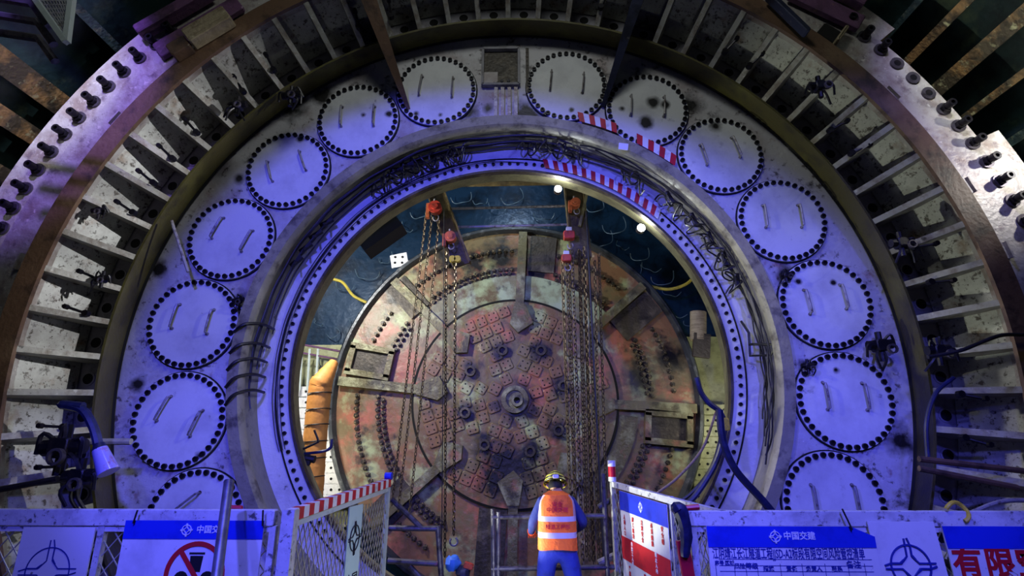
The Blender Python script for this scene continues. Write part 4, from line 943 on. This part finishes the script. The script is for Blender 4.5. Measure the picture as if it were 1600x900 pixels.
# which side faces the walkway (towards -x world)?
for nm, za, zb, mt, yy in (('board', hm, hm-.98, 'signwhite', -.045), ('blue_band', hm, hm-.20, 'signblue', -.05), ('red_band', hm-.47, hm-.70, 'signred', -.05)):
    b = B(); quad(b, za, zb, yy, yy+.006 if nm == 'board' else -.0445); b.build(nm, mt, st, smooth=False)
b = B(); emblem(b, (0, hm-.1), .04, -.053, .004); b.build('emblem', 'inkwhite', st)
def vtext(cols, z, size, mt, sp):
    n = len(cols)
    for i, s_ in enumerate(cols):
        for j, chh in enumerate(s_):
            lettering(chh, size, mt, st, (wS*(-.5+(i+.5)/n), -.052, z-j*size*1.05), spacing=1, bold=.001)
vtext(['人员入口', '施工现场', '注意安全', '必须佩戴', '安全帽'], hm-.25, .052, 'inkred', 0)
vtext(['非施工人员', '禁止入内'], hm-.5, .045, 'inkwhite', 0)
vtext(['严禁烟火', '严禁违章', '严禁酒后'], hm-.75, .05, 'inkred', 0)
# cloth wrapped on right corner
b = B(); b.tube(cat_pts([atv(1052, 800, FY-.05), atv(1062, 796, FY-.05), atv(1072, 830, FY-.06), atv(1070, 870, FY-.05)], 5), [.03, .04, .05, .055, .05, .06, .06, .055, .05, .05, .045, .05, .045, .04, .04, .03], 8); b.build('cloth_wrap', 'bluehose', label='dark blue cloth wrapped on the left end of the right barrier', cat='cloth')
b = B(); b.box(atv(1072, 880, FY-.02), (.09, .04, .32), (0, rad(-6), 0)); b.build('red_board', 'tapered', smooth=False, label='narrow red board behind the left end of the right barrier', cat='board')
b = B(); b.cyl(atv(1058, 795, FY-.02), atv(1092, 792, FY-.02), .022, 8); b.build('red_tape_roll', 'tapered', label='red tape wrapped over the left end of the right barrier rail', cat='tape')

# ------------------------------------------------------------------ scaffold rails near the worker
def railing(name, lb, segs, Y, r=.028):
    t = thing(name, lb, 'railing', tuple(atv(*segs[0][0], Y)))
    for a, c, nm in segs: b = B(); b.cyl(atv(*a, Y), atv(*c, Y), r, 10); b.build(nm, 'pipe', t)
railing('pipe_railing', 'dark scaffold pipe railing the worker leans on', [((768, 808), (946, 806), 'top_rail'), ((770, 795), (771, 905), 'post'), ((779, 800), (778, 905), 'post'), ((942, 740), (950, 905), 'post'), ((768, 889), (960, 886), 'lower_rail')], .02)
railing('pipe_railing', 'short violet scaffold railing between the left gate and the cutterhead', [((608, 825), (684, 826), 'top_rail'), ((684, 822), (690, 910), 'post'), ((606, 876), (684, 881), 'lower_rail'), ((612, 780), (660, 826), 'brace'), ((640, 885), (668, 915), 'brace')], .8, .035)
b = B(); b.cyl(atv(935, 793, .3), atv(960, 778, .3), .035, 10); b.build('pipe_stub', 'pipe', label='short pale pipe end left of the right gate post', cat='pipe')
b = B(); b.cyl(atv(943, 752, .5), atv(945, 782, .5), .03, 10); b.build('pipe_stub', 'handle', label='upright pale pipe end behind the worker at the right gate', cat='pipe')
b = B(); b.cyl(atv(935, 880, .3), atv(965, 866, .3), .04, 10); b.build('pipe_stub', 'handle', label='lower pale pipe beside the right gate foot', cat='pipe')
for u, v, lb, m in ((708, 880, 'light blue crumpled cloth below the hook', 'bluetarp'), (732, 884, 'small red box beside the blue cloth', 'redpaint'), (724, 896, 'dark blue bag beside the blue cloth', 'bluehose')):
    b = B(); c = atv(u, v, .95); 
    import random as _r
    n = 10; vs = []; 
    for i in range(1, 6):
        for k in range(n):
            th_ = pi*i/6; r_ = .1*(.8+.35*rng.random()); vs.append(c+Vector((r_*sin(th_)*cos(2*pi*k/n), r_*sin(th_)*sin(2*pi*k/n), r_*cos(th_))))
    fs = [(i*n+k, i*n+(k+1) % n, (i+1)*n+(k+1) % n, (i+1)*n+k) for i in range(4) for k in range(n)]+[tuple(range(n))[::-1], tuple(4*n+k for k in range(n))]
    if m == 'redpaint': b.box(c, (.12, .08, .07), (0, .3, 0), .01)
    else: b.add(vs, fs)
    b.build('cloth_bundle' if m != 'redpaint' else 'small_box', m, label=lb, cat='cloth' if m != 'redpaint' else 'box')
b = B(); b.box((-.0, .95, -2.72), (2.2, .3, .08)); b.build('staging_board', 'gantry', smooth=False, label='dark staging board under the pipe railing in the opening', cat='board')

# ------------------------------------------------------------------ worker
wx, wy = .55, -.32; FLZ = -2.9
man = thing('person', 'worker in orange reflective vest, blue trousers and yellow helmet, leaning on the pipe railing', 'person', (wx, wy, FLZ), absolute=False); man.scale = (.97, .97, .935)
def skin_mesh(name, joints, edges, mats, sub=2, mat_fn=None):
    me = bpy.data.meshes.new(name); me.from_pydata([j[0] for j in joints], edges, []); o = bpy.data.objects.new(name, me); col.objects.link(o)
    sk = o.modifiers.new('s', 'SKIN'); me.skin_vertices.new() if not me.skin_vertices else None
    for i, j in enumerate(joints):
        r = j[1]; me.skin_vertices[0].data[i].radius = r if isinstance(r, tuple) else (r, r)
    me.skin_vertices[0].data[0].use_root = True
    sb = o.modifiers.new('b', 'SUBSURF'); sb.levels = sub; sb.render_levels = sub
    dg = bpy.context.evaluated_depsgraph_get(); dg.update(); m2 = bpy.data.meshes.new_from_object(o.evaluated_get(dg))
    col.objects.unlink(o); bpy.data.objects.remove(o)
    m2.materials.clear()
    for m in mats: m2.materials.append(M[m])
    m2.polygons.foreach_set('use_smooth', [True]*len(m2.polygons))
    if mat_fn:
        for p in m2.polygons: p.material_index = mat_fn(p.center)
    return m2
J = [((0, 0, .90), (.19, .15)), ((0, .0, 1.02), (.165, .12)), ((0, .03, 1.2), (.165, .115)), ((0, .06, 1.36), (.14, .10)), ((0, .1, 1.43), (.06, .06)), ((0, .16, 1.50), (.06, .065)),
     ((-.11, .0, .82), (.13, .13)), ((-.15, .03, .48), (.10, .10)), ((-.125, -.03, .12), (.06, .065)), ((-.13, .08, .05), (.05, .045)),
     ((.11, .0, .82), (.13, .13)), ((.19, .05, .48), (.10, .10)), ((.15, .0, .12), (.06, .065)), ((.155, .11, .05), (.05, .045)),
     ((-.17, .05, 1.36), .072), ((-.275, .06, 1.13), .062), ((-.29, .27, .99), .04), ((-.285, .34, .975), .032),
     ((.17, .05, 1.36), .072), ((.31, .06, 1.13), .064), ((.24, .27, 1.02), .04), ((.2, .34, 1.01), .032)]
Ed = [(0, 1), (1, 2), (2, 3), (3, 4), (4, 5), (0, 6), (6, 7), (7, 8), (8, 9), (0, 10), (10, 11), (11, 12), (12, 13), (3, 14), (14, 15), (15, 16), (16, 17), (3, 18), (18, 19), (19, 20), (20, 21)]
def mf(c):
    if c.z < .09: return 3
    if c.z < .96 and c.y < .2 and abs(c.x) < .24: return 0
    if c.z > 1.455 and abs(c.x) < .1: return 2
    return 1
put('body', skin_mesh('body', J, Ed, ['trousers', 'sleeve', 'skin', 'boltdark'], 2, mf), man)
# head with face, turned down and away
b = B(); n, mrow = 20, 14
hc = Vector((0, .21, 1.535)); hr = Matrix.Rotation(rad(-24), 3, 'X')
vs = []
for i in range(1, mrow):
    for k in range(n):
        th_ = pi*i/mrow; ph = 2*pi*k/n; x, y, z = sin(th_)*cos(ph)*.078, sin(th_)*sin(ph)*.098, cos(th_)*.115
        if y > 0 and z < -.03: x *= .8
        if y > .07 and abs(x) < .02 and -.04 < z < .01: y += .022
        if y > .06 and .015 < abs(x) < .045 and .0 < z < .03: y -= .008
        if y > .06 and abs(x) < .03 and -.07 < z < -.05: y += .005
        vs.append(hc+hr @ Vector((x, y, z)))
fs = [(i*n+k, i*n+(k+1) % n, (i+1)*n+(k+1) % n, (i+1)*n+k) for i in range(mrow-2) for k in range(n)]+[tuple(range(n))[::-1], tuple((mrow-2)*n+k for k in range(n))]
b.add(vs, fs)
hd = b.build('head', 'skin', man)
b = B()
for s_ in (-1, 1): b.T = Matrix.Translation(hc+hr @ Vector((s_*.08, -.005, .0))) @ hr.to_4x4(); b.disc((0, 0), .028, -.012, .012, 10)
b.T = None; b.build('ears', 'skin', hd)
b = B()
for s_ in (-1, 1): b.T = Matrix.Translation(hc+hr @ Vector((s_*.03, .088, .015))) @ hr.to_4x4(); b.disc((0, 0), .012, 0, .006, 8)
b.T = None; b.build('eyes', 'inkwhite', hd)
b = B(); b.T = Matrix.Translation(hc+hr @ Vector((0, -.035, -.02))) @ hr.to_4x4(); vs = []
for i in range(0, 7):
    for k in range(16): th_ = pi*(.12+.5*i/6); ph = 2*pi*k/16; vs.append((sin(th_)*cos(ph)*.086, sin(th_)*sin(ph)*.09+.012, cos(th_)*.11))
b.add(vs, [(i*16+k, i*16+(k+1) % 16, (i+1)*16+(k+1) % 16, (i+1)*16+k) for i in range(6) for k in range(16)]); b.build('hair', 'hair', hd)
# helmet
b = B(); b.T = Matrix.Translation(hc+hr @ Vector((0, -.0, .03))) @ hr.to_4x4(); n = 28; vs = []
rows = 8
for i in range(rows+1):
    th_ = pi/2*i/rows
    for k in range(n):
        ph = 2*pi*k/n; q = 1.0
        vs.append((sin(th_)*cos(ph)*.13, sin(th_)*sin(ph)*.15, cos(th_)*.14+(.008 if abs(cos(ph)) < .25 and i < 7 else 0)))
for k in range(n):
    ph = 2*pi*k/n; vs.append((cos(ph)*.146, sin(ph)*(.19 if sin(ph) > 0 else .166), -.012))
for i in range(rows+1):
    for k in range(n):
        f = (i*n+k, i*n+(k+1) % n, (i+1)*n+(k+1) % n, (i+1)*n+k)
        b.mi = 1 if i in (4, 7) else 0
        b.add([], [])
b2 = B(); b2.T = b.T; b2.add(vs, [])
o0 = 0
for i in range(rows+1):
    for k in range(n):
        b2.f.append((i*n+k, i*n+(k+1) % n, (i+1)*n+(k+1) % n, (i+1)*n+k)); b2.m.append(1 if i in (4, 6) else 0)
helm = b2.build('helmet', ['helmet', 'helmetdark'], man)
b = B(); b.tube([hc+hr @ Vector((.130*cos(q), .150*sin(q), .034)) for q in [2*pi*k/28 for k in range(28)]], .009, 6, True); b.build('helmet_strap', 'helmetdark', helm)
b = B(); cc = hc+hr @ Vector((0, -.158, .05)); b.box(cc, (.07, .03, .045), hr, .008); b.build('headlamp_battery', 'reflect', helm)
# vest: loft around torso
def vest_ring(z):
    s = (z-.86)/(1.44-.86)
    w_ = .222-.012*s if s < .88 else .211-(s-.88)*.45
    d_ = .155-.01*s; yc = -.005+.075*max(0, s)**1.3
    return w_, d_, yc
levels = [.86, .875, .96, .985, 1.0, 1.045, 1.06, 1.13, 1.16, 1.2, 1.215, 1.25, 1.27, 1.33, 1.38, 1.42, 1.445]
n = 40; vs = []
for z in levels:
    w_, d_, yc = vest_ring(z)
    for k in range(n):
        ph = 2*pi*k/n; e = .75; cx_, sx_ = cos(ph), sin(ph)
        vs.append((math.copysign(abs(cx_)**e, cx_)*w_*(1+.012*sin(9*ph+z*13)), yc+math.copysign(abs(sx_)**e, sx_)*d_*(1+.015*sin(7*ph+z*20)), z+.008*sin(3*ph)*(1 if z < .87 else 0)))
b = B(); b.add(vs, [])
for i in range(len(levels)-1):
    zc_ = (levels[i]+levels[i+1])/2
    for k in range(n):
        if zc_ > 1.40 and False: continue
        ph = 2*pi*(k+.5)/n; x = cos(ph)
        m_ = 0
        if .96 < zc_ < 1.045 and zc_ > .985 or 1.16 < zc_ < 1.215: m_ = 1
        if zc_ > 1.21 and abs(abs(x)-.93) < .085 : m_ = 2
        if zc_ > 1.25 and abs(x) > .985: continue
        b.f.append((i*n+k, i*n+(k+1) % n, (i+1)*n+(k+1) % n, (i+1)*n+k)); b.m.append(m_)
vest = b.build('vest', ['vest', 'reflect', 'vestp'], man)
b = B(); vs = []
w_, d_, yc = vest_ring(1.445)
vs = [(math.copysign(abs(cos(2*pi*k/n))**.75, cos(2*pi*k/n))*w_, yc+math.copysign(abs(sin(2*pi*k/n))**.75, sin(2*pi*k/n))*d_, 1.445) for k in range(n)]
vs2 = [(x*.45, yc+.04+(y-yc)*.5, 1.485) for x, y, z in vs]
b.add(vs+vs2, [(k, (k+1) % n, n+(k+1) % n, n+k) for k in range(n)]); b.build('vest_shoulders', 'vest', vest)
yb = lambda z: vest_ring(z)[2]-vest_ring(z)[1]-.006
tl = math.atan2(.07, .5)
for s_, z, sz in (('安全', 1.345, .06), ('中国交建', 1.285, .062), ('隧道工程部', 1.105, .055)):
    lettering(s_, sz, 'inkred', vest, (0, yb(z)-.004, z), rot=(pi/2-tl*.8, 0, 0), bold=.001)
# gloves / hands: five fingers each
def hand(c, side, mt, nm, base):
    jo = [((0, 0, 0), (.036, .02)), ((0, .05, .004), (.04, .018))]; ed = [(0, 1)]
    for i, (xo, ln) in enumerate(((-.032, .062), (-.011, .072), (.011, .068), (.031, .055))):
        i0 = len(jo); jo += [((xo, .085, .006), .0105), ((xo*1.1, .085+ln*.5, -.004), .0095), ((xo*1.12, .085+ln*.72, -.035), .0085), ((xo*1.1, .085+ln*.6, -.058), .0075)]
        ed += [(1, i0), (i0, i0+1), (i0+1, i0+2), (i0+2, i0+3)]
    i0 = len(jo); jo += [((side*.045, .025, -.005), .013), ((side*.06, .06, -.022), .011), ((side*.048, .085, -.04), .009)]; ed += [(0, i0), (i0, i0+1), (i0+1, i0+2)]
    put(nm, skin_mesh(nm, jo, ed, [mt], 1), man, loc=c, rot=(rad(-8), 0, 0))
hand((-.285, .34, .975), 1, 'glove', 'glove', 0)
hand((.2, .34, 1.01), -1, 'glove', 'glove', 0)
b = B(); b.cyl((-.29, .24, 1.01), (-.286, .35, .975), .05, 14, .042); b.build('glove_cuff', 'glove', man)

for o in list(bpy.data.objects):
    for k in ('_abs', '_frame'):
        if k in o: del o[k]
